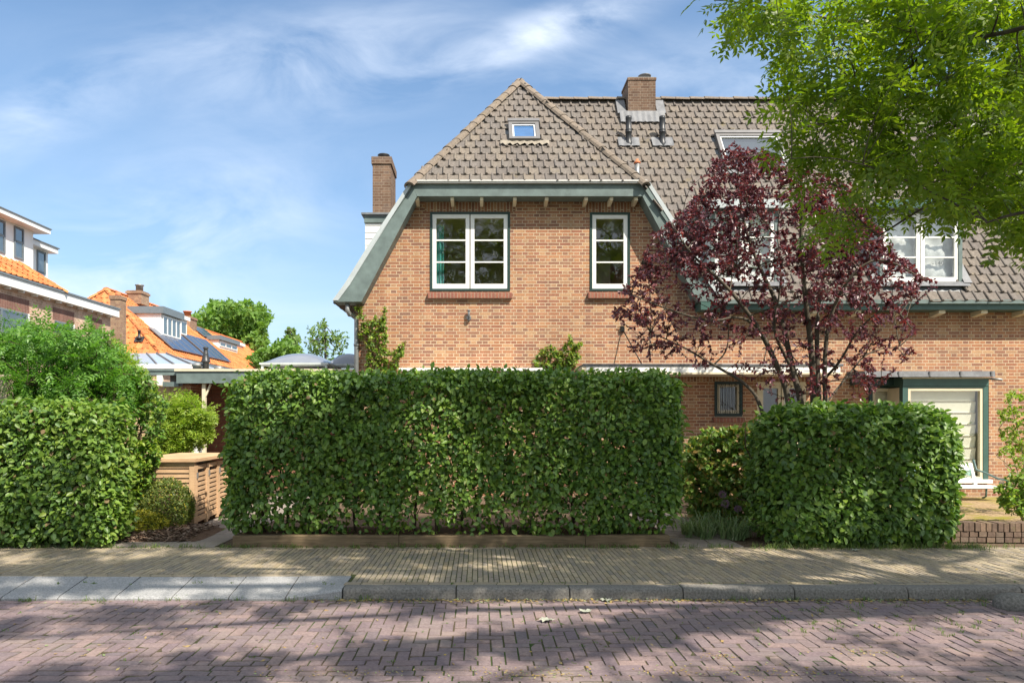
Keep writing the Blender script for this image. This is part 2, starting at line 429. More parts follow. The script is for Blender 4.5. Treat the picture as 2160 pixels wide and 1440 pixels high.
M_tileo = island_mat('orange_tile', [(.52, .17, .055), (.60, .21, .07), (.45, .14, .05), (.56, .19, .075), (.62, .25, .09)], rough=0.8, fine=14, famp=(.75, 1.2), patch=(.34, .13, .05), pscale=1.2, pr=(.56, .75))
M_trim = plain('green_grey_trim', (.125, .165, .158), 0.5, var=0.24, scale=5, bmp=.1)
M_trimL = plain('grey_zinc_trim', (.40, .44, .45), 0.5, var=0.1, scale=4)
M_dkgreen = plain('dark_green_paint', (.022, .05, .045), 0.35, var=0.15)
M_green = plain('green_paint', (.05, .105, .09), 0.4, var=0.15, scale=4)
M_white = plain('white_paint', (.76, .76, .73), 0.4, var=0.05, scale=5)
M_cream = plain('cream_paint', (.62, .55, .40), 0.55, var=0.08, scale=5)
M_lead = plain('lead_sheet', (.145, .15, .16), 0.6, 0.05, var=0.25, scale=9, bmp=0.5)
M_leadd = plain('dark_lead', (.16, .17, .18), 0.5, 0.2, var=0.25, scale=8, bmp=0.3)
M_zinc = plain('zinc_pipe', (.25, .26, .26), 0.45, 0.5, var=0.15)
M_dark = plain('dark_metal', (.035, .037, .04), 0.42, 0.2, var=0.2)
M_alu = plain('grey_aluminium', (.15, .145, .145), 0.5, 0.1, var=0.1)
M_terra = plain('terracotta', (.48, .16, .07), 0.8, var=0.15)
M_iron = plain('black_iron', (.012, .013, .013), 0.45, 0.3, var=0.2)
M_aqua = plain('aqua_iron', (.22, .42, .36), 0.5, var=0.15)
M_glass = glass_mat('window_glass')
M_glassb = glass_mat('far_glass', (.35, .4, .42), 0.30, 0.7)
M_room = plain('room_wall', (.52, .46, .26), 0.8, var=0.1)
M_blind = plain('blind_fabric', (.84, .81, .72), 0.85, var=0.04)
M_teal = plain('teal_curtain', (.05, .30, .29), 0.8, var=0.15)
M_foil = plain('foil_sheet', (.62, .63, .66), 0.35, 0.35, var=0.12, scale=5, bmp=0.8)
M_ink = plain('printed_ink', (.10, .11, .12), 0.6, var=0.1)
M_skyblue = plain('painted_sky_glass', (.045, .12, .27), 0.12, var=.1, spec=.6)  # sky reflection painted in as the pane's blue colour
M_panel = plain('solar_cell', (.03, .05, .10), 0.18, 0.1, var=0.2, scale=3, spec=0.6)
M_conc = plain('concrete', (.27, .27, .27), 0.9, var=0.35, scale=70, spec=0.2, bmp=0.5)
M_kerb = plain('kerb_concrete', (.165, .155, .14), 0.9, var=0.45, scale=55, spec=0.2, bmp=0.5)
M_slat = wood_mat('cedar_slat', (.48, .30, .165), (.60, .41, .25), (4, 4, 40))
M_post = wood_mat('grey_post_wood', (.22, .18, .13), (.34, .29, .22), (14, 14, 1.5))
M_sleeper = wood_mat('oak_sleeper', (.085, .062, .035), (.20, .145, .085), (2, 12, 26), 0.85)
M_board = wood_mat('tan_board', (.42, .29, .16), (.55, .41, .25), (14, 14, 1.5))
# ================================================================== SETTING
ROADZ = -0.10
KY = 6.25        # kerb face
PB = 8.28        # back edge of the pavement
M_soil = None
def soil_mat(name, a, bcol, moss=None, sc=3.0, fine=60):
    m, nt, b = mat(name); co = objco(nt)
    n = noise(nt, sc, 8, 0.7, co); f = noise(nt, fine, 5, 0.7, co)
    r = ramp(nt, n.outputs['Fac'], [(0.3, a), (0.7, bcol)]); rf = ramp(nt, f.outputs['Fac'], [(0.3, g3(.6)), (0.7, g3(1.3))])
    col = mixc(nt, 1.0, r.outputs[0], rf.outputs[0], 'MULTIPLY')
    if moss:
        p = noise(nt, 1.6, 8, 0.72, co); rp = ramp(nt, p.outputs['Fac'], [(0.47, g3(0)), (0.60, g3(0.95))])
        col = mixc(nt, rp.outputs[0], col, moss)
    nt.links.new(col, b.inputs['Base Color']); setp(b, Roughness=0.95, Specular_IOR_Level=0.15)
    bump(nt, b, f.outputs['Fac'], 0.8, 0.02)
    return m
M_soil = soil_mat('garden_soil', (.10, .07, .045), (.16, .115, .08))
M_joint = soil_mat('joint_sand', (.075, .062, .04), (.13, .105, .065), moss=(.045, .085, .02), sc=5)
M_jointg = soil_mat('mossy_joint', (.08, .075, .035), (.06, .085, .03), moss=(.05, .09, .02), sc=5)
M_far = soil_mat('far_ground', (.07, .09, .03), (.10, .11, .05), sc=0.3, fine=4)
M_moss = soil_mat('mossy_paving', (.30, .20, .11), (.36, .27, .16), moss=(.22, .20, .03), sc=2, fine=30)
M_mulch0 = soil_mat('mulch_bed', (.10, .06, .04), (.17, .11, .075), sc=9, fine=80)
M_road = island_mat('road_brick', [(.205, .15, .15), (.17, .13, .142), (.245, .178, .165), (.185, .143, .148), (.225, .168, .162), (.15, .122, .133)], rough=0.8, fine=55, famp=(.72, 1.22), patch=(.28, .235, .20), pscale=1.3, pr=(.52, .78))
M_pave = island_mat('pavement_brick', [(0.32, 0.26, 0.18), (0.25, 0.21, 0.165), (0.36, 0.295, 0.2), (0.215, 0.19, 0.155), (0.3, 0.25, 0.18), (0.335, 0.28, 0.19), (0.27, 0.215, 0.14)], rough=0.86, fine=60, famp=(.75, 1.18), patch=(.17, .17, .10), pscale=1.7, pr=(.60, .80))
M_oldb = island_mat('old_wall_brick', [(0.16, 0.11, 0.08), (0.13, 0.09, 0.068), (0.19, 0.13, 0.09), (0.145, 0.11, 0.085)], rough=0.9, fine=30, famp=(.7, 1.25), patch=(.16, .15, .06), pscale=3.5, pr=(.55, .7))
M_slab = island_mat('path_slab', [(.25, .215, .185), (.22, .19, .17), (.28, .24, .20)], rough=0.88, fine=40, patch=(.20, .17, .13), pscale=1.4)

def build_setting():
    g = MB(); g.poly([(-320, -60, -0.16), (320, -60, -0.16), (320, 500, -0.16), (-320, 500, -0.16)])
    tag(g.build('ground', M_far), kind='structure')
    g = MB(); g.box(-40, 40, PB + 0.0, 70, -0.155, -0.012)
    tag(g.build('garden_soil', M_soil), kind='structure')
    # ---- road: sand bed and herringbone clinkers
    g = MB(); g.poly([(-40, -14, ROADZ - 0.0045), (40, -14, ROADZ - 0.0045), (40, KY + 0.03, ROADZ - 0.0045), (-40, KY + 0.03, ROADZ - 0.0045)], 0)
    rg = random.Random(3)
    w, l, gp = 0.0915, 0.183, 0.0023
    def brk(x0, x1, y0, y1):
        z = ROADZ + rg.uniform(-.002, .003); jx = rg.uniform(-.0018, .0018); jy = rg.uniform(-.0018, .0018); t = rg.uniform(-.003, .003); u = rg.uniform(-.003, .003)
        b = len(g.v); e = 0.004
        a0, a1, c0, c1 = x0 + gp + jx, x1 - gp + jx, y0 + gp + jy, y1 - gp + jy
        for (x, y) in ((a0, c0), (a1, c0), (a1, c1), (a0, c1)): g.v.append((x, y, z - .02))
        for (x, y, q) in ((a0 + e, c0 + e, -t - u), (a1 - e, c0 + e, t - u), (a1 - e, c1 - e, t + u), (a0 + e, c1 - e, -t + u)): g.v.append((x, y, z + q))
        for k in range(4):
            k2 = (k + 1) % 4; g.face((b + k, b + k2, b + 4 + k2, b + 4 + k), 1)
        g.face((b + 4, b + 5, b + 6, b + 7), 1)
    def herring(y0, rows, xr=13.0):
        n = int(2 * xr / w)
        for j in range(rows):
            for i in range(n):
                k = (i - j) % 4; x = -xr + i * w; y = y0 + j * w
                if k == 0: brk(x, x + l, y, y + w)
                elif k == 3 and j < rows - 1: brk(x, x + w, y, y + l)
                elif k == 3 and j == rows - 1: brk(x, x + w, y, y + w)
                elif k == 2 and j == 0: brk(x, x + w, y, y + w)
    def stretch(y0, rows, xr=13.0):
        for j in range(rows):
            x = -xr + rg.uniform(0, .2)
            while x < xr: brk(x, x + l, y0 + j * w, y0 + j * w + w); x += l
    stretch(KY - 0.110, 1); herring(KY - 0.115 - 17 * w, 17)
    yb = KY - 0.115 - 17 * w; stretch(yb - 5 * w, 5); herring(yb - 5 * w - 20 * w, 20)
    tag(g.build('road', [M_joint, M_road]), kind='structure')
    # ---- pavement: yellow-grey clinkers set end-on to the kerb
    g = MB(); g.box(-1.2, 40, KY + 0.10, PB + 0.02, -0.15, -0.006, 0); g.box(-40, -1.2, 6.73, PB + 0.02, -0.15, -0.006, 0)
    pw, pl, gp2 = 0.0505, 0.205, 0.0018
    def pv(x0, x1, y0, y1, sl=0.0):
        z = rg.uniform(-.0022, .0022); e = .003; b = len(g.v); t = rg.uniform(-.0015, .0015)
        a0, a1, c0, c1 = x0 + gp2, x1 - gp2, y0 + gp2 * 3.2, y1 - gp2 * 3.2
        for (x, y) in ((a0, c0), (a1, c0), (a1, c1), (a0, c1)): g.v.append((x, y, z - .012))
        for (x, y, q) in ((a0 + e, c0 + e, -t), (a1 - e, c0 + e, t), (a1 - e, c1 - e, t), (a0 + e, c1 - e, -t)): g.v.append((x, y, z + q))
        for k in range(4):
            k2 = (k + 1) % 4; g.face((b + k, b + k2, b + 4 + k2, b + 4 + k), 1)
        g.face((b + 4, b + 5, b + 6, b + 7), 1)
    def column(x, ya, yb_, off):
        y = ya - off
        while y < yb_ - .02:
            a, c = max(y, ya), min(y + pl, yb_)
            if c - a > .03: pv(x, x + pw, a, c)
            y += pl
    i = 0; x = -9.0
    while x < 9.0:
        ya = 6.84 if x < -1.22 else KY + 0.245
        column(x, ya, PB - 0.10, (i % 2) * pl / 2); i += 1; x += pw
    for (xa, xb, y0, n) in ((-9, -1.22, 6.735, 2), (-1.22, 9, KY + 0.142, 2), (-9, 9, PB - 0.10, 2)):
        for j in range(n):
            x = xa - rg.uniform(0, .1)
            while x < xb:
                pv(max(x, xa), min(x + pl, xb), y0 + j * pw, y0 + (j + 1) * pw); x += pl
    tag(g.build('pavement', [M_jointg, M_pave]), kind='structure')
    # ---- kerb: 1 m stones with a rounded nose; low ramp slabs at the drive on the left
    g = MB()
    def kstone(x0, x1, za=0.0, zb=0.0):
        """nose profile lofted along x"""
        prof = [(KY + .02, -.16), (KY, ROADZ + .005), (KY + .004, -.035), (KY + .014, -.014), (KY + .032, -.003), (KY + .055, .002), (KY + .14, .002), (KY + .14, -.16)]
        b = len(g.v); n = len(prof); xs = [x0 + .004, x0 + .010, x1 - .010, x1 - .004]
        for xi, x in enumerate(xs):
            q = 0.0 if xi in (1, 2) else -.006; s = za + (zb - za) * (x - x0) / (x1 - x0)
            for (y, z) in prof: g.v.append((x, y - q, max(-.16, z + (q + s if z > -.05 else 0))))
        for a in range(3):
            for k in range(n):
                k2 = (k + 1) % n; g.face((b + a * n + k, b + (a + 1) * n + k, b + (a + 1) * n + k2, b + a * n + k2), 0)
        g.face([b + k for k in range(n)], 0); g.face([b + 3 * n + k for k in range(n)][::-1], 0)
    x = -1.20
    for k in range(11):
        wd = 1.0 if k != 3 else 0.98
        kstone(x, x + wd, rg.uniform(-.004, .004), rg.uniform(-.004, .004)); x += wd
    x = -1.20
    k = 0
    while x > -9:
        wd = 0.5; x0, x1 = x - wd, x; e = .006
        zf0 = zf1 = -.078
        if k == 0: zf1 = -.012
        b = len(g.v)
        yf, ym, yk = KY - .01, KY + .03, 6.735
        zt = rg.uniform(-.004, .004)
        pts = [(x0 + e, yf, ROADZ - .03), (x1 - e, yf, ROADZ - .03), (x0 + e, yf, zf0 - .012), (x1 - e, yf, zf1 - .012), (x0 + e, ym, zf0 + .006), (x1 - e, ym, zf1 + .004), (x0 + e, yk - e, zt), (x1 - e, yk - e, zt), (x0 + e, yk - e, -.15), (x1 - e, yk - e, -.15)]
        g.v += pts
        for q in range(0, 8, 2): g.face((b + q, b + q + 1, b + q + 3, b + q + 2), 1)
        g.face((b + 0, b + 2, b + 4, b + 6, b + 8), 1); g.face((b + 1, b + 9, b + 7, b + 5, b + 3), 1)
        x -= wd; k += 1
    tag(g.build('kerb', [M_kerb, M_conc]), kind='structure')
    # ---- paths and patio
    g = MB(); rr = random.Random(5)
    for (xa, xb, y0, y1, sx, sy) in ((-5.6, -3.06, PB + .03, PB + .93, .42, .30), (-3.95, -3.02, PB + .93, 14.2, .31, .31), (2.34, 3.1, PB + .03, 13.2, .22, .105)):
        y = y0
        while y < y1 - .02:
            x = xa
            while x < xb - .02:
                zz = rr.uniform(-.003, .003)
                g.bevbox(x + .003, min(x + sx, xb) - .003, y + .003, min(y + sy, y1) - .003, -.03, zz, .004)
                x += sx
            y += sy
    tag(g.build('garden_path', M_slab), kind='structure')
    g = MB(); g.box(6.2, 13, 8.95, 13.25, -.10, .05)
    tag(g.build('patio', M_moss), kind='structure')
    # mound of bark mulch left of the drive path
    g = Geo(); n = 5200
    px = rng.uniform(-5.0, -3.55, n); py = rng.uniform(8.62, 9.75, n)
    h = 0.10 * np.clip(1 - ((px + 4.35) / .95) ** 2, 0, 1) ** .5 * np.clip(1 - ((py - 9.2) / .6) ** 2, 0, 1)
    P = np.stack([px, py, h + rng.uniform(0, .025, n)], 1)
    a = rng.uniform(0, 6.28, n); D = np.stack([np.cos(a), np.sin(a), rng.normal(0, .3, n)], 1); N = np.stack([rng.normal(0, .5, n), rng.normal(0, .5, n), np.ones(n)], 1)
    g.add(leaf_geo(P, D, N, rng.uniform(.03, .085, n), rng.uniform(.012, .03, n), True, 0))
    mul = island_mat('bark_chip', [(.20, .13, .09), (.14, .085, .06), (.27, .19, .14), (.11, .07, .05), (.33, .25, .19)], rough=0.9, bmp=0)
    nx, ny = 24, 18; gx, gy = np.meshgrid(np.linspace(-5.1, -3.4, nx), np.linspace(8.60, 9.8, ny), indexing='ij')
    hh = 0.10 * np.clip(1 - ((gx + 4.35) / .95) ** 2, 0, 1) ** .5 * np.clip(1 - ((gy - 9.2) / .6) ** 2, 0, 1) - .008
    V = np.stack([gx, gy, hh], -1).reshape(-1, 3); ii, jj = np.meshgrid(np.arange(nx - 1), np.arange(ny - 1), indexing='ij'); q = (ii * ny + jj).ravel()
    F = np.stack([q, q + ny, q + ny + 1, q + 1], 1); g.add((V, F), 1)
    tag(g.build('bark_mulch', [mul, M_mulch0]), kind='stuff', label='brown bark mulch heaped beside the drive path', cat='mulch')
build_setting()

# ================================================================== THE HOUSE
YW = 13.80          # brick front
YF = 13.45          # face of gutters and barge boards
XC, ZR, YR = 0.92, 9.02, 16.87     # gable axis, ridge height, main ridge
house = empty('brick_house', (0.9, YW, 0), 'long brown brick house with tiled hipped gable and green bargeboards', 'house')

def strip_wall(mb, prof, holes, y, z0=0.0, mi=0, d=0.12):
    xs = sorted(set([p[0] for p in prof] + [h[0] for h in holes] + [h[1] for h in holes]))
    def top(x, side):
        for (xa, za), (xb, zb) in zip(prof, prof[1:]):
            if xa == xb: continue
            if (side > 0 and xa <= x < xb) or (side < 0 and xa < x <= xb): return za + (zb - za) * (x - xa) / (xb - xa)
        return prof[-1][1]
    for a, c in zip(xs, xs[1:]):
        if c - a < 1e-6: continue
        hs = sorted([(h[2], h[3]) for h in holes if h[0] < (a + c) / 2 < h[1]])
        lo = z0
        for (h0, h1) in hs:
            if h0 > lo: mb.poly([(a, y, lo), (c, y, lo), (c, y, h0), (a, y, h0)], mi)
            lo = h1
        mb.poly([(a, y, lo), (c, y, lo), (c, y, top(c, -1)), (a, y, top(a, 1))], mi)
    for (x0, x1, h0, h1) in holes:
        mb.poly([(x0, y, h0), (x0, y, h1), (x0, y + d, h1), (x0, y + d, h0)], mi); mb.poly([(x1, y, h0), (x1, y + d, h0), (x1, y + d, h1), (x1, y, h1)], mi)
        mb.poly([(x0, y, h0), (x0, y + d, h0), (x1, y + d, h0), (x1, y, h0)], mi); mb.poly([(x0, y, h1), (x1, y, h1), (x1, y + d, h1), (x0, y + d, h1)], mi)

def tile_plane(mb, O, U, V, poly, tw, th, mi=0, holes=(), jit=1.0, rl=.028):
    O, U, V = Vector(O), Vector(U), Vector(V); Nn = U.cross(V)
    us = [p[0] for p in poly]; vs = [p[1] for p in poly]
    prof = [(0.0, .010), (.05, .010 + rl * .8), (.13, .012 + rl), (.21, .010 + rl * .7), (.27, .006), (.60, .000), (.93, .008), (1.0, .006)]
    r = 0; v = min(vs)
    rg = random.Random(int(abs(O.x * 77 + O.y * 31)) + 5)
    n = len(prof)
    while v < max(vs):
        u = min(us) - (r % 2) * tw / 2
        while u < max(us) + tw:
            cu, cv = u + tw / 2, v + th / 2
            if in_poly([cu], [cv], poly)[0] and not any(h[0] < cu < h[1] and h[2] < cv < h[3] for h in holes):
                b = len(mb.v); j1 = rg.uniform(-.005, .006) * jit; j2 = rg.uniform(-.011, .011) * jit; ju = rg.uniform(-.006, .006) * jit
                for row in range(3):
                    for (s, h) in prof:
                        uu = u + s * tw + ju
                        if row == 0: vv, hh = v - .022 + j2, h * .6 - .004 + j1
                        elif row == 1: vv, hh = v - .018 + j2, h + .016 + j1
                        else: vv, hh = v + th + .01, h * .75 + .002 + j1 * .5
                        mb.v.append(tuple(O + U * uu + V * vv + Nn * hh))
                for row in range(2):
                    for k in range(n - 1):
                        a = b + row * n + k; mb.face((a, a + 1, a + n + 1, a + n), mi)
            u += tw
        v += th; r += 1

def ridge_line(mb, p, q, r=.125, seg=.36, mi=0):
    p, q = Vector(p), Vector(q); d = q - p; L = d.length; d.normalize()
    side = d.cross(Vector((0, 0, 1))).normalized(); up = side.cross(d).normalized()
    n = max(1, round(L / seg)); s = L / n; rg = random.Random(int(L * 100))
    for i in range(n):
        a = p + d * (i * s - .05); c = p + d * ((i + 1) * s); j = rg.uniform(-.006, .006)
        b = len(mb.v); K = 7
        for (pt, rr, z) in ((a, r * .82, -.02), (a, r * 1.06, j), (c, r * .92, j - .004)):
            for k in range(K):
                t = math.pi * k / (K - 1)
                mb.v.append(tuple(pt + side * rr * math.cos(t) * 1.0 + up * (rr * math.sin(t) * .72 + z - .035)))
        for row in range(2):
            for k in range(K - 1):
                a_ = b + row * K + k; mb.face((a_, a_ + K, a_ + K + 1, a_ + 1), mi)

# window openings (x0, x1, z0, z1) in the brick front
wx = lambda p: X_(p, YW)
wz = lambda p: Z_(p, YW)
W_DBL = (wx(907), wx(1076), wz(614), wz(447))
W_SGL = (wx(1244), wx(1329), wz(614), wz(448))
W_GRL = (wx(1507), wx(1566), wz(878), wz(804))
W_CRM = (wx(1597), wx(1700), wz(945), wz(805))
D_FRT = (wx(1352), wx(1437), 0.05, wz(805))
W_BLF = (wx(1832), wx(1905), 0.45, wz(812))
W_BAY = (wx(1905), wx(2086), 0.45, wz(800))
def house_shell():
    mb = MB()
    prof = [(-2.39, 3.75), (-2.22, 3.75), (-1.17, 5.72), (3.10, 5.72), (4.15, 3.75), (4.16, 3.60), (14.2, 3.60)]
    strip_wall(mb, prof, [W_DBL, W_SGL, W_GRL, W_CRM, D_FRT, W_BLF, W_BAY], YW, -0.1)
    # remaining outside walls
    mb.poly([(-2.39, 20.2, -.1), (-2.39, YW, -.1), (-2.39, YW, 3.75), (-2.39, 20.2, 3.75)]); mb.poly([(14.2, YW, -.1), (14.2, 20.2, -.1), (14.2, 20.2, 3.6), (14.2, YW, 3.6)])
    mb.poly([(14.2, YW, 3.6), (14.2, 20.2, 3.6), (14.2, YR, ZR)])
    mb.poly([(14.2, 20.2, -.1), (-2.39, 20.2, -.1), (-2.39, 20.2, 3.75), (14.2, 20.2, 3.75)])
    w = mb.build('wall', M_brick, house)
    for (x0, x1, z1) in ((W_DBL[0] - .10, W_DBL[1] + .10, W_DBL[3]), (W_SGL[0] - .10, W_SGL[1] + .10, W_SGL[3]), (D_FRT[0] - .1, W_CRM[1] + .3, D_FRT[3])):
        mb = MB(); mb.box(x0, x1, YW - .003, YW + .02, z1 + .004, z1 + .19); mb.build('soldier_course', M_soldier, w)
    for (x0, x1, z0, z1) in (W_DBL, W_SGL):
        s = MB(); b = len(s.v)
        s.prism_x([(YW - .075, z0 - .145), (YW + .05, z0 - .145), (YW + .05, z0 - .005), (YW - .075, z0 - .045)], x0 - .035, x1 + .035)
        s.build('window_sill', M_sill, house)
    s = MB(); s.prism_x([(YW - .06, W_GRL[2] - .11), (YW + .05, W_GRL[2] - .11), (YW + .05, W_GRL[2] - .005), (YW - .06, W_GRL[2] - .03)], W_GRL[0] - .03, W_GRL[1] + .03)
    s.build('window_sill', M_terra if False else M_sill, house)
house_shell()

def onplane_main(px, py):
    """photo pixel -> point on the main front roof slope"""
    k = (CY - py) / FPX; a = 5.3 / 3.47
    Y = (3.72 - a * 13.4 - EYE) / (k - a)
    return Vector(((px - CX) / FPX * Y, Y, 3.72 + a * (Y - 13.4)))
def onplane_hip(px, py):
    k = (CY - py) / FPX; a = (ZR - 5.97) / (15.93 - 13.42)
    Y = (5.97 - a * 13.42 - EYE) / (k - a)
    return Vector(((px - CX) / FPX * Y, Y, 5.97 + a * (Y - 13.42)))
A_MAIN = math.atan2(5.3, 3.47); A_HIP = math.atan2(ZR - 5.97, 15.93 - 13.42); A_SIDE = math.atan2(5.3, 3.67)

SKY1 = [onplane_hip(1074, 302), onplane_hip(1135, 264)]
SKY2 = [onplane_main(1528, 362), onplane_main(1640, 287)]
DORM = [(X_(1500, 13.62), X_(1642, 13.62)), (X_(1855, 13.62), X_(2030, 13.62))]
DZ0, DZ1, DY = 4.05, 5.50, 13.62
def roof():
    base = MB()
    P = (XC, 15.93, ZR); Q = (XC, YR, ZR); Rr = (14.3, YR, ZR); e = -.03
    def pl(pts): base.poly([(x, y, z + e) for x, y, z in pts], 1)
    pl([(-1.21, 13.42, 5.97), (3.05, 13.42, 5.97), P])
    pl([(-2.75, 20.3, 3.72), (-2.75, YF, 3.72), (-1.21, 13.42, 5.97), P, Q, (XC, YR, ZR)])
    pl([(3.05, 13.42, 5.97), (4.59, 13.42, 3.72), Q, P])
    pl([(4.59, 13.40, 3.72), (14.3, 13.40, 3.72), Rr, Q])
    pl([(14.3, 20.3, 3.72), (-2.75, 20.3, 3.72), Q, Rr])
    tile_plane(base, (-1.21, 13.42, 5.97), (1, 0, 0), (0, math.cos(A_HIP), math.sin(A_HIP)),
               [(0.0, 0), (4.26, 0), (2.13, 3.95)], .205, .243, 0,
               [(SKY1[0].x + 1.21 + .02, SKY1[1].x + 1.21 - .02, (SKY1[0].z - 5.97) / math.sin(A_HIP), (SKY1[1].z - 5.97) / math.sin(A_HIP))])
    # main slope, from the valley to beyond the frame
    L = 5.3 / math.sin(A_MAIN)
    hs = [(a + .05, c - .05, .34, 2.15) for a, c in DORM] + [(SKY2[0].x, SKY2[1].x, (SKY2[0].z - 3.72) / math.sin(A_MAIN), (SKY2[1].z - 3.72) / math.sin(A_MAIN))]
    # staggered shift per course gives the slanting joints
    tile_plane(base, (0, 13.40, 3.72), (1, 0, 0), (0, math.cos(A_MAIN), math.sin(A_MAIN)), [(4.50, 0), (14.2, 0), (14.2, L), (.92, L)], .222, .228, 0, hs)
    L2 = 5.3 / math.sin(A_SIDE); v1 = (5.97 - 3.72) / math.sin(A_SIDE)
    # left slope (u runs towards the street) and right slope of the gable
    tile_plane(base, (-2.75, 20.3, 3.72), (0, -1, 0), (math.cos(A_SIDE), 0, math.sin(A_SIDE)), [(0, 0), (6.8, 0), (6.8, v1), (4.37, L2), (3.43, L2)], .21, .25, 0)
    tile_plane(base, (4.59, 13.45, 3.72), (0, 1, 0), (-math.cos(A_SIDE), 0, math.sin(A_SIDE)), [(0.02, 0.3), (0.02, v1), (2.48, L2), (3.3, L2)], .21, .25, 0)
    rf = base.build('roof', [M_tile, M_leadd], house)
    rd = MB()
    ridge_line(rd, (-1.30, 13.40, 5.93), (XC, 15.93, ZR + .05)); ridge_line(rd, (3.14, 13.40, 5.93), (XC, 15.93, ZR + .05))
    ridge_line(rd, (XC, 16.02, ZR + .05), (XC, YR, ZR + .05)); ridge_line(rd, (XC, YR, ZR + .05), (14.3, YR, ZR + .05), .12, .34)
    rd.build('ridge_tile', M_ridge, rf)
    return rf
ROOF = roof()

M_gutter = plain('pale_gutter', (.52, .52, .50), .5, var=.08)
def trims():
    def board(pts, strip):
        mb = MB(); mb.prism(pts, YF, YW + .06)
        o = mb.build('bargeboard', M_trim, house)
        mb = MB(); mb.prism(strip, YF - .012, YW + .05); mb.build('barge_capping', M_trimL, o)
    LO, LI = [(-1.276, 5.94), (-2.735, 3.70)], [(-1.17, 5.705), (-2.22, 3.715)]
    mid = [(-1.70, 5.215)]
    def mir(p): return (2 * 0.963 - p[0], p[1])
    left = [LI[0], LO[0], LO[1], (-2.735, 3.715), LI[1]]
    left = [(-1.17, 5.705), (-1.276, 5.945), (-2.05, 4.76), (-2.50, 4.03), (-2.735, 3.71), (-2.22, 3.712)]
    stripL = [(-1.235, 5.965), (-1.31, 5.965), (-2.09, 4.78), (-2.54, 4.05), (-2.77, 3.735), (-2.66, 3.735), (-2.44, 4.03), (-1.99, 4.76)]
    board(left[::-1], stripL)
    board([mir(p) for p in left], [mir(p) for p in stripL][::-1])
    mb = MB(); mb.prism([(-1.166, 5.706), (3.092, 5.706), (3.196, 5.935), (-1.27, 5.935)], YF + .003, YW + .06)
    f = mb.build('fascia', M_trim, house)
    mb = MB(); mb.box(-1.25, 3.17, YF - .06, YF + .10, 5.937, 5.985); mb.box(-1.25, 3.17, YF - .075, YF - .06, 5.962, 5.992)
    mb.build('gutter', M_gutter, house)
    # eaves of the long roof
    mb = MB(); mb.prism_x([(YF, 3.56), (YW - .004, 3.56), (YW - .004, 3.70), (YF, 3.72)], 4.20, 14.2); mb.build('fascia', M_green, house)
    mb = MB(); mb.box(4.45, 14.2, YF - .07, YF - .002, 3.665, 3.74); mb.build('gutter', M_trim, house)
    for p in (880, 954, 1016, 1086, 1153, 1236, 1289, 1341):
        mb = MB(); x = X_(p, 13.55); mb.prism_x([(13.50, 5.645), (YW + .03, 5.60), (YW + .03, 5.704), (13.50, 5.704)], x - .032, x + .032); mb.build('rafter_end', M_cream, house)
    for k in range(12):
        mb = MB(); x = 4.8 + k * .80; mb.prism_x([(13.50, 3.50), (YW + .03, 3.46), (YW + .03, 3.558), (13.50, 3.558)], x - .06, x + .06); mb.build('rafter_end', M_cream, house)
    for (px, py) in ((818, 521),):
        mb = MB(); c = at(px, py, 13.62); mb.obox(c, Vector((.55, 0, .83)), Vector((0, 1, 0)), Vector((-.83, 0, .55)), .035, .16, .035); mb.build('rafter_end', M_cream, house)
    # downpipe at the left corner
    mb = MB()
    mb.tube([at(733, 640, 13.55), at(733, 655, 13.55), at(737, 663, 13.58), at(748, 665, 13.70), at(752, 672, 13.72), at(752, 700, 13.72), (at(752, 700, 13.72).x, 13.72, 0)], .045, 10)
    for z in (2.9, 1.6): mb.tube([(at(752, 700, 13.72).x, 13.72, z), (at(752, 700, 13.72).x, 13.72, z + .05)], .055, 10)
    mb.build('downpipe', M_zinc, house)
    mb = MB(); c = at(989, 665, YW - .03)
    mb.tube([c + Vector((0, .05, -.05)), c + Vector((0, -.04, -.05))], .045, 10); mb.tube([c + Vector((0, -.04, -.06)), c + Vector((0, -.04, .09))], .022, 8); mb.tube([c + Vector((0, -.04, .07)), c + Vector((0, -.04, .10))], .03, 8)
    mb.build('pipe_outlet', M_lead, house)
trims()

def window(op, cols, rows, frame_m, sash_m, parent, y=YW, fw=.045, sw=.075, glass=None, name='window', setback=.02, wb=None):
    x0, x1, z0, z1 = op; f = MB(); yf = y + setback
    f.frame(x0 + .002, x1 - .002, z0 + .002, z1 - .002, yf - .035, yf + .07, fw)
    o = f.build(name, frame_m, parent)
    n = cols; gap = .02; W = (x1 - x0 - 2 * fw - gap * (n - 1) - .006) / n
    for i in range(n):
        a = x0 + fw + .003 + i * (W + gap); c = a + W; lo, hi = z0 + fw + .003, z1 - fw - .003
        s = MB(); s.frame(a, c, lo, hi, yf - .02, yf + .035, sw, wb=wb or sw * 1.25)
        g0, g1 = lo + (wb or sw * 1.25), hi - sw; bar = .026
        for r in range(1, rows):
            z = g0 + (g1 - g0) * r / rows; s.box(a + sw, c - sw, yf - .014, yf + .03, z - bar / 2, z + bar / 2)
        so = s.build('sash', sash_m, o)
        g = MB()
        for r in range(rows):
            za = g0 + (g1 - g0) * r / rows; zb = g0 + (g1 - g0) * (r + 1) / rows
            t = .0025 * ((r * 7 + i * 3) % 5 - 2)
            g.poly([(a + sw, yf + .006 + t, za), (c - sw, yf + .006 - t, za), (c - sw, yf + .006 - t * 1.5, zb), (a + sw, yf + .006 + t * .5, zb)])
        g.build('pane', glass or M_glass, o)
    return o
wd = window(W_DBL, 2, 3, M_dkgreen, M_white, house)
window(W_SGL, 1, 3, M_dkgreen, M_white, house)
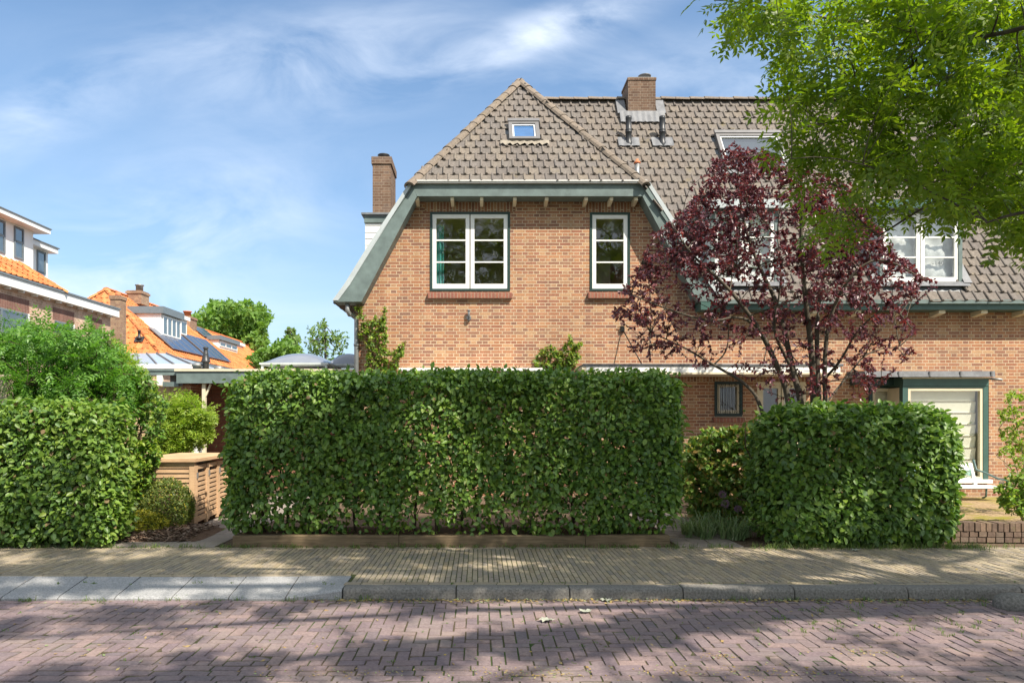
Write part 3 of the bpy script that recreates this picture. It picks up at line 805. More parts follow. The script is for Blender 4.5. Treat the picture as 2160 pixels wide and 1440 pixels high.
def curtain(xa, xb, z0, z1, y, m, parent, amp=.025, name='curtain'):
    n = 28; mb = MB(); b = 0
    for i in range(n + 1):
        x = xa + (xb - xa) * i / n; yy = y + amp * math.sin(i * 1.35) + amp * .4 * math.sin(i * .6)
        mb.v += [(x, yy, z0), (x + .01 * math.sin(i), yy * 1.0 + .01, z1)]
    for i in range(n): mb.face((2 * i, 2 * i + 2, 2 * i + 3, 2 * i + 1), 0, True)
    return mb.build(name, m, parent)
curtain(W_DBL[0] + .07, W_DBL[0] + .26, 3.98, 5.30, YW + .16, M_teal, house)
def rooms():
    mb = MB()
    def room(x0, x1, y0, y1, z0, z1):
        mb.poly([(x0, y1, z0), (x1, y1, z0), (x1, y1, z1), (x0, y1, z1)]); mb.poly([(x0, y0, z0), (x0, y1, z0), (x0, y1, z1), (x0, y0, z1)]); mb.poly([(x1, y0, z0), (x1, y0, z1), (x1, y1, z1), (x1, y1, z0)])
        mb.poly([(x0, y0, z0), (x1, y0, z0), (x1, y1, z0), (x0, y1, z0)]); mb.poly([(x0, y0, z1), (x0, y1, z1), (x1, y1, z1), (x1, y0, z1)])
    room(-1.15, .95, YW + .125, 17.0, 3.15, 5.60); room(1.2, 3.0, YW + .125, 16.2, 3.15, 5.60); room(2.9, 6.8, YW + .125, 16.5, 0, 2.5); room(7.0, 9.7, YW + .125, 16.5, 0.0, 2.5)
    # a door and a cupboard inside, as seen through the right-hand window
    mb.build('interior', M_room, house)
    mb = MB(); mb.frame(1.75, 2.25, 3.3, 5.0, 16.12, 16.19, .06); mb.box(2.5, 2.9, 15.7, 16.1, 3.16, 4.9)
    mb.build('interior_door', M_white, house)
rooms()

# ---- skylights in the tiles
def skylight(c0, c1, ang, blind=False):
    """c0 lower-left, c1 upper-right on the slope"""
    U = Vector((1, 0, 0)); V = Vector((0, math.cos(ang), math.sin(ang))); N = U.cross(V)
    w = c1.x - c0.x; h = (c1.z - c0.z) / math.sin(ang); c = (c0 + c1) / 2
    m = MB(); fw = .075
    for (cu, cv, hu, hv) in ((-w / 2 + fw / 2, 0, fw / 2, h / 2), (w / 2 - fw / 2, 0, fw / 2, h / 2), (0, h / 2 - fw * .8, w / 2 - fw, fw * .8), (0, -h / 2 + fw / 2, w / 2 - fw, fw / 2)):
        m.obox(c + U * cu + V * cv + N * .045, U, V, N, hu, hv, .06)
    m.obox(c + V * (h / 2 + .0) + N * .10, U, V, N, w / 2 + .02, .05, .025)
    o = m.build('skylight', M_alu, ROOF)
    s = MB()
    iw, ih = w - 2 * fw, h - 2.6 * fw; cc = c - V * fw * .3; t = .03
    for (cu, cv, hu, hv) in ((-iw / 2 + t / 2, 0, t / 2, ih / 2), (iw / 2 - t / 2, 0, t / 2, ih / 2), (0, ih / 2 - t / 2, iw / 2 - t, t / 2), (0, -ih / 2 + t / 2, iw / 2 - t, t / 2)):
        s.obox(cc + U * cu + V * cv + N * .05, U, V, N, hu, hv, .03)
    s.build('skylight_sash', M_white, ROOF)
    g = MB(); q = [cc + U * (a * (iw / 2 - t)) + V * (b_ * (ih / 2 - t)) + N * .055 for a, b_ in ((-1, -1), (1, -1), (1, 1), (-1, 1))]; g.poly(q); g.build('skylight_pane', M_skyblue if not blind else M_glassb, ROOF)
    # lead apron dressed over the tiles below
    a = MB(); n = 20
    for i in range(n + 1):
        u = -w / 2 - .18 + (w + .36) * i / n; wv = .018 * math.sin(i * 2.1)
        a.v += [tuple(c + U * u + V * (-h / 2 + .02) + N * (.055 + wv * .3)), tuple(c + U * u + V * (-h / 2 - .13 + wv) + N * (.058 + wv))]
    for i in range(n): a.face((2 * i, 2 * i + 1, 2 * i + 3, 2 * i + 2), 0, True)
    a.build('lead_apron', M_lead if blind else plain('bitumen_apron', (.24, .21, .165), .7), ROOF)
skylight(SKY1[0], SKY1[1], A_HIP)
skylight(SKY2[0], SKY2[1], A_MAIN, True)

# ---- chimneys and flues
def chimneys():
    x0, x1 = X_(1325, 16.5), X_(1383, 16.5); zt = Z_(164, 16.5)
    m = MB(); m.box(x0, x1, 16.5, 17.2, 7.9, zt - .05); m.box(x0 - .015, x1 + .015, 16.485, 17.215, zt - .06, zt)
    c = m.build('chimney', M_chim, ROOF)
    m = MB(); m.box(x0 + .03, x1 - .03, 16.53, 17.17, zt, zt + .03)
    cc = Vector(((x0 + x1) / 2 + .13, 16.8, zt)); m.tube([cc, cc + Vector((0, 0, .12))], .05, 8)
    m.build('chimney_mortar', M_conc, ROOF)
    m = MB(); m.lathe(cc, [(.02, .08), (.15, .16), (.155, .175), (.02, .20)], 18); m.build('chimney_cowl', M_alu, ROOF)
    # lead soakers
    V = Vector((0, math.cos(A_MAIN), math.sin(A_MAIN))); N = Vector((0, -math.sin(A_MAIN), math.cos(A_MAIN)))
    m = MB(); n = 26; o = Vector(((x0 + x1) / 2, 16.485, 3.72 + 1.527 * (16.485 - 13.4)))
    for i in range(n + 1):
        u = -.52 + 1.04 * i / n; wv = .016 * math.sin(i * 1.9) + .012 * math.sin(i * 3.3)
        m.v += [(o.x + u, o.y - .012, o.z + .20 + .0 * wv), tuple(o + Vector((u, 0, 0)) + N * (.075 + wv * .5) - V * .02), tuple(o + Vector((u, 0, 0)) - V * (.17 + wv) + N * (.065 + wv))]
    for i in range(n):
        for r in range(2): m.face((3 * i + r, 3 * i + r + 1, 3 * i + 4 + r, 3 * i + 3 + r), 0, True)
    for sx in (x0 - .14, x1 + .14):
        m.obox(Vector((sx, 16.70, 3.72 + 1.527 * 3.30)) + N * .07, Vector((1, 0, 0)), V, N, .10, .26, .012)
    m.build('chimney_flashing', M_lead, ROOF)
    # left chimney beside the clad dormer
    x0, x1 = X_(786, 16.0), X_(824, 16.0); zt = Z_(331, 16.0)
    m = MB(); m.box(x0, x1, 16.0, 16.95, 4.6, zt - .16); m.box(x0 - .025, x1 + .025, 15.975, 16.975, zt - .16, zt)
    m.build('chimney', M_chim, ROOF)
    cc = Vector(((x0 + x1) / 2 + .02, 16.2, zt)); m = MB()
    m.lathe(cc, [(.10, 0), (.085, .03), (.085, .05), (.14, .10), (.135, .112), (.07, .13)], 16); m.build('chimney_cowl', M_dark, ROOF)
    # two dark flues and a small zinc vent
    for px in (1326, 1397):
        b = onplane_main(px, 306); h = Z_(246, b.y) - b.z; m = MB(); r = .068
        m.lathe(b - Vector((0, 0, .15)), [(r * 1.25, 0), (r * 1.25, .20), (r, .23), (r, .15 + h * .42), (r * 1.12, .15 + h * .43), (r * 1.12, .15 + h * .47), (r, .15 + h * .48), (r * 1.1, .15 + h * .50), (r * 1.1, .15 + h * .55), (r * .95, .15 + h * .57), (r * .95, .15 + h * .9), (r * 1.05, .15 + h * .92), (r * 1.0, .15 + h)], 16)
        f = m.build('flue_pipe', M_dark, ROOF)
        m = MB(); n = 10
        for i in range(n + 1):
            u = -.24 + .48 * i / n; wv = .02 * math.sin(i * 1.7 + px); q = b + N * .06
            m.v += [tuple(q + Vector((u, 0, 0)) + V * .20), tuple(q + Vector((u, 0, 0)) - V * (.10 + wv) + N * wv)]
        for i in range(n): m.face((2 * i, 2 * i + 1, 2 * i + 3, 2 * i + 2), 0, True)
        m.build('flue_flashing', M_lead, ROOF)
    b = onplane_main(1344, 380); h = Z_(346, b.y) - b.z; m = MB(); m.lathe(b - Vector((0, 0, .1)), [(.055, 0), (.055, .1 + h)], 12); m.build('vent_pipe', M_zinc, ROOF)
    m = MB(); m.lathe(b + Vector((0, 0, h)), [(.058, 0), (.075, .02), (.06, .05), (.035, .06), (.03, .10)], 12); m.build('vent_cap', M_terra, ROOF)
chimneys()

# ---- dormers
def foil_dormer(x0, x1, text=False):
    d = MB(); ym = DY + 1.35; t = .06
    d.box(x0 - .0, x0 + t, DY + .05, ym, DZ0 - .3, DZ1); d.box(x1 - t, x1, DY + .05, ym, DZ0 - .3, DZ1)
    d.box(x0 + t, x1 - t, ym - .05, ym, DZ0 - .3, DZ1); d.box(x0 + t, x1 - t, DY + .05, ym - .05, DZ0 - .1, DZ0)
    o = d.build('dormer', M_trimL, ROOF)
    d = MB(); d.box(x0 - .12, x1 + .12, DY - .14, ym + .35, DZ1, DZ1 + .13); d.build('dormer_roof', M_leadd, ROOF)
    d = MB(); d.box(x0 - .14, x1 + .14, DY - .16, DY - .14, DZ1 - .01, DZ1 + .15); d.build('dormer_fascia', M_green if text else M_trimL, ROOF)
    window((x0, x1, DZ0, DZ1), 2, 3, M_trim, M_white, ROOF, y=DY, fw=.07, sw=.07, name='dormer_window', setback=.03)
    n, mz = 30, 22; g = MB()
    for i in range(n + 1):
        for j in range(mz + 1):
            x = x0 + t + (x1 - x0 - 2 * t) * i / n; z = DZ0 + (DZ1 - DZ0) * j / mz
            y = DY + .15 + .012 * math.sin(x * 23 + z * 4) + .012 * math.sin(z * 17 + x * 5) + .01 * math.sin(x * 41 - z * 31)
            g.v.append((x, y, z))
    for i in range(n):
        for j in range(mz): a = i * (mz + 1) + j; g.face((a, a + mz + 1, a + mz + 2, a + 1), 0, True)
    f = g.build('foil_lining', M_foil, ROOF)
    if text:
        for (px, py, s, sz) in ((1966, 559, '-140', .115), (1905, 476, '040', .105)):
            cu = bpy.data.curves.new('printed_text', 'FONT'); cu.body = s; cu.size = sz; cu.extrude = .001; cu.space_character = 1.15
            to = bpy.data.objects.new('printed_text', cu); SC.collection.objects.link(to)
            me = bpy.data.meshes.new_from_object(to); bpy.data.objects.remove(to)
            p = at(px, py, DY + .118); me.transform(Matrix.Translation(p) @ Matrix.Rotation(R(90), 4, 'X')); me.materials.append(M_ink)
            link_mesh('printed_text', me, ROOF)
    # lead apron and side soakers
    V = Vector((0, math.cos(A_MAIN), math.sin(A_MAIN))); N = Vector((0, -math.sin(A_MAIN), math.cos(A_MAIN)))
    m = MB(); k = 34; b0 = Vector((0, DY + .02, 3.72 + 1.527 * (DY + .02 - 13.4)))
    for i in range(k + 1):
        x = x0 - .1 + (x1 - x0 + .2) * i / k; wv = .012 * math.sin(i * 2.2)
        m.v += [(x, DY + .0, DZ0 + .02), tuple(b0 + Vector((x, 0, 0)) + N * .06), tuple(b0 + Vector((x, 0, 0)) - V * (.12 + wv) + N * (.07 + wv))]
    for i in range(k):
        for r in range(2): m.face((3 * i + r, 3 * i + r + 1, 3 * i + 4 + r, 3 * i + 3 + r), 0, True)
    for sx in (x0 - .07, x1 + .07):
        c = Vector((sx, DY + .5, 3.72 + 1.527 * (DY + .5 - 13.4))) + N * .065; m.obox(c, Vector((1, 0, 0)), V, N, .075, .92, .012)
    m.build('dormer_flashing', M_lead, ROOF)
foil_dormer(*DORM[0]); foil_dormer(*DORM[1], text=True)

def clad_dormer():
    x0 = X_(769, 15.3); y0, y1 = 15.3, 18.3; zt = Z_(470, 15.3)
    m = MB(); b = 0; zz = 3.72; k = 0
    while zz < zt:      # lapped boards
        z2 = min(zz + .13, zt); m.prism_x([(y0, zz), (y1, zz), (y1, z2), (y0 + .012, z2)], x0 + .012, -1.0); zz += .138
    m.box(x0 + .02, -1.0, y0 + .014, y1 - .01, 3.72, zt); m.build('dormer', M_white, ROOF)
    m = MB(); m.box(x0 - .005, -.85, y0 - .03, y1 + .03, zt, zt + .16); m.build('dormer_fascia', M_trim, ROOF)
    m = MB(); m.box(x0 - .06, -.80, y0 - .08, y1 + .08, zt + .16, zt + .20); m.box(x0 - .03, -.82, y0 - .05, y1 + .05, zt + .135, zt + .16); m.build('dormer_roof', M_leadd, ROOF)
clad_dormer()

# ---- ground floor: canopy, door, barred window, bay
def ground_floor():
    yc = 13.05; x0, x1 = X_(1230, yc), X_(1776, yc); zt, zb = Z_(769, yc), Z_(789, yc)
    m = MB(); m.box(x0 + .06, x1 - .03, yc, YW - .004, zb, zt - .03); c = m.build('canopy', M_white, house)
    m = MB(); m.box(x0 + .03, x1, yc - .02, yc, zb - .0, zb + .035); m.build('canopy_trim', M_cream, house)
    m = MB(); m.box(x0, x1 + .02, yc - .012, YW - .004, zt - .03, zt + .012); m.tube([(x0, yc - .008, zt), (x1 + .02, yc - .008, zt)], .016, 8); m.build('canopy_roofing', M_leadd, house)
    m = MB(); m.box(x0 - .02, x0 + .058, yc + .004, YW - .004, zb - .005, zt - .031); m.build('canopy_end', M_cream, house)
    for (px, py) in ((1313, 694), (1628, 694)):
        p = at(px, py, YW - .02); m = MB()
        m.tube([p, Vector((p.x + .22, yc + .05, zt + .01))], .011, 6); m.obox(p, Vector((1, 0, 0)), Vector((0, 1, 0)), Vector((0, 0, 1)), .035, .03, .05)
        m.tube([p + Vector((-.1, 0, .03)), p + Vector((-.02, -.03, .05)), p + Vector((.05, -.02, .07))], .006, 5)
        m.build('tie_rod', M_iron, house)
    # white membrane strip of the lower roof left of the canopy (behind the hedge)
    m = MB(); m.box(X_(842, 13.2), X_(1150, 13.2), 13.15, YW - .004, Z_(782, 13.2), Z_(776, 13.2)); m.build('canopy', M_white, house)
    # front door, dark and in shade
    x0, x1, z0, z1 = D_FRT; m = MB(); m.frame(x0 + .003, x1 - .003, z0, z1 - .003, YW + .01, YW + .10, .06); d = m.build('front_door', M_dkgreen, house)
    m = MB(); m.box(x0 + .065, x1 - .065, YW + .04, YW + .085, z0 + .06, 1.15); m.frame(x0 + .065, x1 - .065, 1.152, z1 - .065, YW + .04, YW + .085, .09); m.build('door_leaf', M_dkgreen, d)
    m = MB(); m.poly([(x0 + .155, YW + .06, 1.24), (x1 - .155, YW + .06, 1.24), (x1 - .155, YW + .06, z1 - .155), (x0 + .155, YW + .06, z1 - .155)]); m.build('door_pane', M_glass, d)
    # barred window
    w = window(W_GRL, 1, 1, M_dkgreen, M_cream, house, fw=.055, sw=.05, setback=.03)
    x0, x1, z0, z1 = W_GRL; m = MB(); y = YW - .045
    m.frame(x0 + .01, x1 - .01, z0 + .03, z1 - .02, y - .006, y + .006, .012)
    for i in range(9): x = x0 + .06 + (x1 - x0 - .18) * i / 8; m.tube([(x, y, z0 + .06), (x + .008 * math.sin(i * 2), y, z1 - .05)], .0045, 5)
    def scroll(cx, cz, r, turns, sgn, a0):
        pts = []
        for k in range(18):
            t = a0 + sgn * turns * 2 * math.pi * k / 17; rr = r * (1 - .75 * k / 17); pts.append((cx + rr * math.cos(t), y - .004, cz + rr * math.sin(t)))
        m.tube(pts, .0045, 5)
    for k in range(5):
        zc = z0 + .10 + k * .125; scroll(x1 - .05, zc, .042, 1.1, 1 if k % 2 else -1, math.pi if k % 2 else 0)
    for k in range(4): scroll(x0 + .09 + k * .10, z1 - .07, .035, 1.1, -1 if k % 2 else 1, -1.57); 
    for k in range(4): scroll(x0 + .09 + k * .10, z0 + .075, .03, 1.1, -1 if k % 2 else 1, 1.57)
    m.build('window_grille', M_iron, house)
    window(W_CRM, 2, 1, M_cream, M_cream, house, fw=.07, sw=.05, setback=.03)
    curtain(W_CRM[0] + .55, W_CRM[0] + .72, W_CRM[2], W_CRM[3], YW + .17, M_blind, house, .012)
    # bay: recessed strip on the left and the projecting box on the right
    yb = 13.28
    xl, xm, xr = X_(1817, yb), X_(1905, yb), X_(2088, yb); zt = Z_(783, yb)
    m = MB(); m.prism_x([(yb - .12, zt - .11), (YW - .004, zt - .08), (YW - .004, zt + .03), (yb - .10, zt)], xl, xr + .02)
    for i in range(5):
        x = xl + .05 + (xr - xl) * i / 4.2; m.box(x, x + .03, yb - .128, yb - .11, zt - .10, zt - .005)
    m.build('bay_roof', M_lead, house)
    m = MB(); m.box(xm, xr - .02, yb, YW - .004, zt - .27, zt - .112); m.build('bay_fascia', M_green, house)
    m = MB(); m.box(xm - .02, xr, yb - .02, yb - .0005, zt - .135, zt - .113); m.build('bay_moulding', M_cream, house)
    m = MB(); m.box(xl + .06, xm - .004, YW - .22, YW - .004, zt - .24, zt - .113); m.build('bay_fascia', M_dkgreen, house)
    zs = .37
    m = MB(); m.box(xm, xm + .10, yb + .01, yb + .12, zs, zt - .272); m.box(xr - .115, xr - .02, yb + .01, yb + .12, zs, zt - .272); m.box(xr - .02, xr + .01, yb + .12, YW - .004, zs - .0, zt - .272)
    m.box(xm + .10, xr - .115, yb + .01, yb + .06, zt - .31, zt - .272)
    b = m.build('bay_frame', M_green, house)
    m = MB(); m.frame(xm + .102, xr - .117, zs, zt - .312, yb + .02, yb + .09, .05); m.build('bay_sash', M_cream, b)
    m = MB(); m.poly([(xm + .15, yb + .05, zs + .05), (xr - .165, yb + .05, zs + .05), (xr - .165, yb + .05, zt - .36), (xm + .15, yb + .05, zt - .36)]); m.build('bay_pane', M_glass, b)
    m = MB(); m.poly([(xr - .021, yb + .12, zs), (xr - .021, YW, zs), (xr - .021, YW, zt - .3), (xr - .021, yb + .12, zt - .3)]); m.build('bay_cheek', M_cream, b)
    m = MB(); m.poly([(xm + .001, YW, zs), (xm + .001, yb + .12, zs), (xm + .001, yb + .12, zt - .3), (xm + .001, YW, zt - .3)]); m.build('bay_cheek', M_cream, b)
    # folded blind
    m = MB(); zz = zt - .34; k = 0
    while zz > zs + .02:
        z2 = max(zz - .212, zs); m.prism_x([(yb + .15, z2), (yb + .16, z2), (yb + .125, zz), (yb + .12, zz)], xm + .16, xr - .18); m.prism_x([(yb + .12, z2 - .014), (yb + .172, z2 - .014), (yb + .172, z2), (yb + .12, z2)], xm + .16, xr - .18)
        zz -= .218
    rb = m.build('roman_blind', M_blind, house)
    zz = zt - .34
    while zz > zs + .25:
        m = MB(); m.box(xm + .16, xr - .18, yb + .108, yb + .118, zz - .222, zz - .210); m.build('fold_shade_line', M_post, rb); zz -= .218  # dark strips stand for the shadow lines under the blind's folds
    m = MB(); m.box(xm - .02, xr + .02, yb - .05, YW - .004, zs - .07, zs - .002); m.build('bay_sill', M_white, house)
    m = MB(); m.box(xm + .02, xr - .03, yb + .03, YW - .004, -.1, zs - .072); m.build('bay_plinth', M_brick, house)
    # glazed strip left of the box
    o = window(W_BLF, 1, 1, M_dkgreen, M_cream, house, fw=.06, sw=.06, setback=.0)
    m = MB(); m.box(W_BLF[0] + .13, W_BLF[1] - .13, YW + .10, YW + .11, .5, W_BLF[3] - .12)
    for k in range(6): m.box(W_BLF[0] + .13, W_BLF[1] - .13, YW + .093, YW + .0995, .6 + k * .27, .615 + k * .27)
    m.build('roman_blind', M_blind, house)
    m = MB(); m.tube([(xr + .01, yb + .05, zt - .13), (xr + .16, yb - .1, zt - .16)], .022, 8); m.build('spout', M_zinc, house)
ground_floor()
# ================================================================== GARAGE, SHEDS, FENCES
def garage():
    y = 14.2; x0, x1 = X_(372, y), -2.46; zt, zb = Z_(778, y), Z_(808, y)
    g = empty('garage', ((x0 + x1) / 2, y + 2, 0), 'low flat-roofed garage with green fascia and domed rooflights beside the house', 'garage')
    m = MB(); m.box(x0, x1, y, y + .05, zb, zt - .045); m.box(x0, x0 + .05, y + .05, y + 5, zb, zt - .045); m.build('fascia', M_trim, g)
    m = MB(); m.box(x0 - .03, x1, y - .03, y + 5.05, zt - .045, zt); m.build('roof_edge', M_cream, g)
    m = MB(); m.box(x0 + .05, x1, y + .05, y + 5, zb + .06, zb + .12); m.build('ceiling', M_cream, g)
    # lower porch beam running on to the left with a square slot
    yl = y + .10; xa = X_(285, yl); zt2, zb2 = Z_(782, yl), Z_(815, yl)
    m = MB(); a, c, za, zc = X_(343, yl), X_(371, yl), Z_(805, yl), Z_(791, yl)
    m.box(xa, x0 - .002, yl, yl + .06, zc, zt2); m.box(a, x0 - .002, yl, yl + .06, zb2, za); m.box(xa, x0 - .002, yl - .02, yl + 1.6, zt2, zt2 + .035)
    m.build('porch_beam', M_trim, g)
    m = MB(); m.box(X_(331, yl), a - .003, yl - .01, yl + .05, Z_(812, yl), zc - .003); m.build('beam_end', M_white, g)
    m = MB(); m.box(a, x0, yl + .35, yl + .4, zb2, zc + .02); m.build('porch_lining', M_leadd, g)
    # brick pier, back wall, post with brace, white door
    m = MB(); m.box(x0 + .04, X_(402, 14.4), 14.4, 15.05, -.1, zb - .002); m.build('pier', M_brick, g)
    m = MB(); m.box(x0 + .1, x1, 15.3, 15.4, -.1, zb + .05); m.box(x0 + .05, x0 + .1, 15.05, 19.2, -.1, zb + .05); m.build('wall', brick_mat('garage_brick', [(.29, .14, .09), (.23, .10, .07), (.33, .17, .11)], (.16, .10, .075), bw=.40, bh=.082, squash=1.0), g)
    yp = 14.27; xp = X_(429.5, yp); m = MB(); m.box(xp - .035, xp + .035, yp, yp + .07, 0, zb - .002); m.bar((xp + .03, yp + .035, zb - .25), (xp + .13, yp + .035, zb - .01), .035); m.build('post', M_cream, g)
    yd = 14.40; m = MB(); xa, xb = X_(404, yd), X_(431, yd)
    for k in range(3):
        q = (xb - xa) / 3; m.bevbox(xa + k * q + .004, xa + (k + 1) * q - .004, yd, yd + .04, .04, 1.28, .004)
    m.build('door', M_white, g)
    # domed rooflights and flues on the flat roof
    for (pa, pb, yy) in ((571, 704, 16.0), (697, 775, 16.6)):
        xa, xb = X_(pa, yy), X_(pb, yy); cx = (xa + xb) / 2; w = (xb - xa) / 2; h = Z_(746, yy) - Z_(770, yy)
        m = MB(); zc = Z_(772, yy); m.frame(cx - w, cx + w, zc - .18, zc + .0, yy - w, yy - w + .05, .05); m.box(cx - w - .03, cx + w + .03, yy - w - .03, yy + w + .03, zc - .02, zc + .02)
        m.build('rooflight_frame', M_trimL, g)
        n = 16; m = MB()
        for i in range(n + 1):
            for j in range(n + 1):
                u, v = -1 + 2 * i / n, -1 + 2 * j / n
                m.v.append((cx + u * w, yy + v * w, zc + .022 + h * (1 - abs(u) ** 2.2) ** .8 * (1 - abs(v) ** 2.2) ** .8))
        for i in range(n):
            for j in range(n): a = i * (n + 1) + j; m.face((a, a + n + 1, a + n + 2, a + 1), 0, True)
        m.build('rooflight_dome', M_dome, g)
    yy = 15.6
    p = at(434, 770, yy); s = yy / FPX
    m = MB(); m.lathe(Vector((p.x, yy, zt - .05)), [(6.5 * s, 0), (6.5 * s, 28 * s), (6.6 * s, 28.2 * s), (9.5 * s, 28.4 * s), (9.5 * s, 31 * s), (8.8 * s, 32 * s), (5 * s, 46 * s), (5 * s, 50 * s), (4.2 * s, 50.2 * s), (4.2 * s, 57 * s), (5.6 * s, 57.2 * s), (5.6 * s, 59 * s), (3.5 * s, 61 * s)], 20); m.build('flue_pipe', M_dark, g)
    for (px, hh, r) in ((416, 24, 8), (462, 17, 7)):
        p = at(px, 770, yy); m = MB(); m.lathe(Vector((p.x, yy, zt - .05)), [(r * s, 0), (r * s, (hh - 4) * s), (r * 1.45 * s, (hh - 4) * s), (r * 1.3 * s, (hh + 1) * s), (r * .5 * s, (hh + 4) * s)], 14); m.build('flue_cap', M_zinc, g)
M_dome = plain('acrylic_dome', (.17, .19, .23), 0.22, 0.0, var=0.12, scale=2, spec=0.6)
garage()

def birdhouse():
    y = 14.95; p = at(413, 837, y); s = y / FPX
    o = empty('birdhouse', (p.x, y, p.z), 'small wooden birdhouse hanging under the garage roof', 'birdhouse')
    m = MB(); w = 7 * s; m.prism([(p.x - w, p.z), (p.x + w, p.z), (p.x + w, p.z + 18 * s), (p.x, p.z + 24 * s), (p.x - w, p.z + 18 * s)], y - .09, y + .09); m.build('body', M_slat, o)
    m = MB(); m.bar((p.x - w - .02, y, p.z + 17 * s), (p.x + .005, y, p.z + 25 * s), .26, .02); m.bar((p.x + w + .02, y, p.z + 17 * s), (p.x + .012, y, p.z + 25 * s), .26, .018); m.build('roof', M_dark, o)
    m = MB(); m.tube([(p.x, y - .091, p.z + 13 * s), (p.x, y - .094, p.z + 13 * s)], .017, 10); m.build('entrance_hole', M_iron, o)
    m = MB(); m.bar((p.x, y + .095, p.z - .02), (p.x, y + .095, 2.32), .03, .02); m.build('hanger', M_slat, o)
birdhouse()

def fence(name, x0, x1, y, h, label, post=None):
    o = empty(name, ((x0 + x1) / 2, y, 0), label, 'fence'); rg = random.Random(8)
    m = MB(); x = x0
    while x < x1 - .02: m.bevbox(x + .003, min(x + .105, x1) - .003, y + rg.uniform(0, .006), y + .022, .03, h + rg.uniform(-.006, .006), .003); x += .105
    m.build('board', M_board, o)
    for zz in (h * .2, h * .85):
        m = MB(); m.box(x0, x1, y + .024, y + .06, zz, zz + .07); m.build('rail', M_board, o)
    return o
fence('board_fence', -7.6, -6.02, 14.62, Z_(812, 14.62) - .02, 'tan vertical board fence left of the garage pier')

def wisteria_fence():
    o = empty('post_fence', (-6.4, 9.3, 0), 'weathered grey fence post and boards under the big vine', 'fence')
    m = MB(); a = at(8, 850, 8.95); m.bevbox(a.x - .075, a.x + .065, 8.9, 9.04, 0, Z_(790, 8.95), .012); m.build('post', M_post, o)
    m = MB(); x = -8.0
    while x < -4.95: m.bevbox(x + .004, x + .126, 9.75, 9.775, .02, 1.72, .003); x += .13
    m.build('board', M_post, o)
    m = MB(); m.bevbox(-5.1, -4.97, 9.72, 9.86, 0, 1.9, .01); m.build('post', M_post, o)
wisteria_fence()

def bin_store():
    xr, xf = -3.86, -3.98; yn, yf = 9.65, 11.3; xl = -4.72; zt = Z_(966, yn)
    o = empty('bin_store', (-4.3, 10.4, 0), 'slatted cedar bin store with louvred doors beside the path', 'bin store')
    X = lambda y: xr + (xf - xr) * (y - yn) / (yf - yn)
    pw = .07
    for (x, y) in ((xl, yn), (xr - pw, yn), (xl, yf - pw), (xf - pw, yf - pw)):
        m = MB(); m.box(x, x + pw, y, y + pw, 0, zt - .05); m.build('post', M_slat, o)
    m = MB(); z = .10
    while z < zt - .12: m.box(xl + pw + .002, xr - pw - .002, yn + .008, yn + .03, z, z + .045); z += .066
    m.box(xl + pw + .002, xr - pw - .002, yn + .002, yn + .03, zt - .115, zt - .052); m.build('side_panel', M_slat, o)
    m = MB(); m.box(xl + pw + .01, xf - .06, yn + .045, yf - .08, .06, zt - .12); m.build('gap_shade_box', M_leadd, o)  # dark box added inside so the gaps between slats look shaded
    n = 3; L = (yf - yn - pw) / n
    for k in range(n):
        ya, yb = yn + pw + k * L, yn + pw + (k + 1) * L - .01; m = MB()
        xa, xb = X(ya), X(yb)
        for (ys, w) in ((ya, .055), (yb - .055, .055)): m.box(X(ys) - .035, X(ys) + .002, ys, ys + w, .05 if ys == ya else .02, zt - .10)
        z = .13
        while z < zt - .17: m.bar((xa - .015, ya + .056, z), (xb - .015, yb - .056, z), .02, .042, 0); z += .066
        m.bar((xa - .015, ya + .056, .10), (xb - .015, yb - .056, .10), .03, .05); m.bar((xa - .015, ya + .056, zt - .13), (xb - .015, yb - .056, zt - .13), .03, .055)
        d = m.build('louvred_door', M_slat, o)
        m = MB(); m.box(X(ya) + .002, X(ya) + .02, ya + .015, ya + .04, zt - .28, zt - .20); m.build('hinge', M_zinc, d)
    m = MB(); x = xl - .03
    b = len(m.v); m.bevbox(xl - .03, xr + .03, yn - .04, yn + .55, zt - .05, zt, .006); m.bevbox(xl - .03, xr - .0, yn + .555, yf + .03, zt - .05, zt - .002, .006); m.build('lid', M_slat, o)
bin_store()

def low_wall():
    o = empty('brick_wall', (7.5, 8.4, 0), 'low mossy brick garden wall at the right edge of the pavement', 'garden wall')
    m = MB(); rg = random.Random(4); d = Vector((1, -.055, 0)).normalized(); s = Vector((-d.y, d.x, 0)); up = Vector((0, 0, 1))
    p0 = Vector((5.72, 8.60, 0)); L = 4.2; H = .235
    m.obox(p0 + d * (L / 2 + .05) + s * .12 + up * .06, d, s, up, L / 2, .09, .10, 1)
    for r in range(2):
        x = 0 if r == 0 else .0
        while x < L:
            w = .10 * rg.uniform(.92, 1.05); c = p0 + d * (x + w / 2) + s * (.10 + rg.uniform(-.006, .006)) + up * (.033 + r * .066); m.obox(c, d, s, up, w / 2 - .005, .10, .029, 0); x += w + .004
    x = 0
    while x < L:
        w = .064; q = Quaternion((1, 0, 0), rg.uniform(-.03, .03)); c = p0 + d * (x + w / 2) + s * (.105 + rg.uniform(-.006, .006)) + up * (.133 + .05 + rg.uniform(-.004, .004))
        m.obox(c, d, q @ s, q @ up, w / 2 - .004, .105, .05, 0); x += w + .0035
    m.build('brickwork', [M_oldb, M_joint], o)
low_wall()

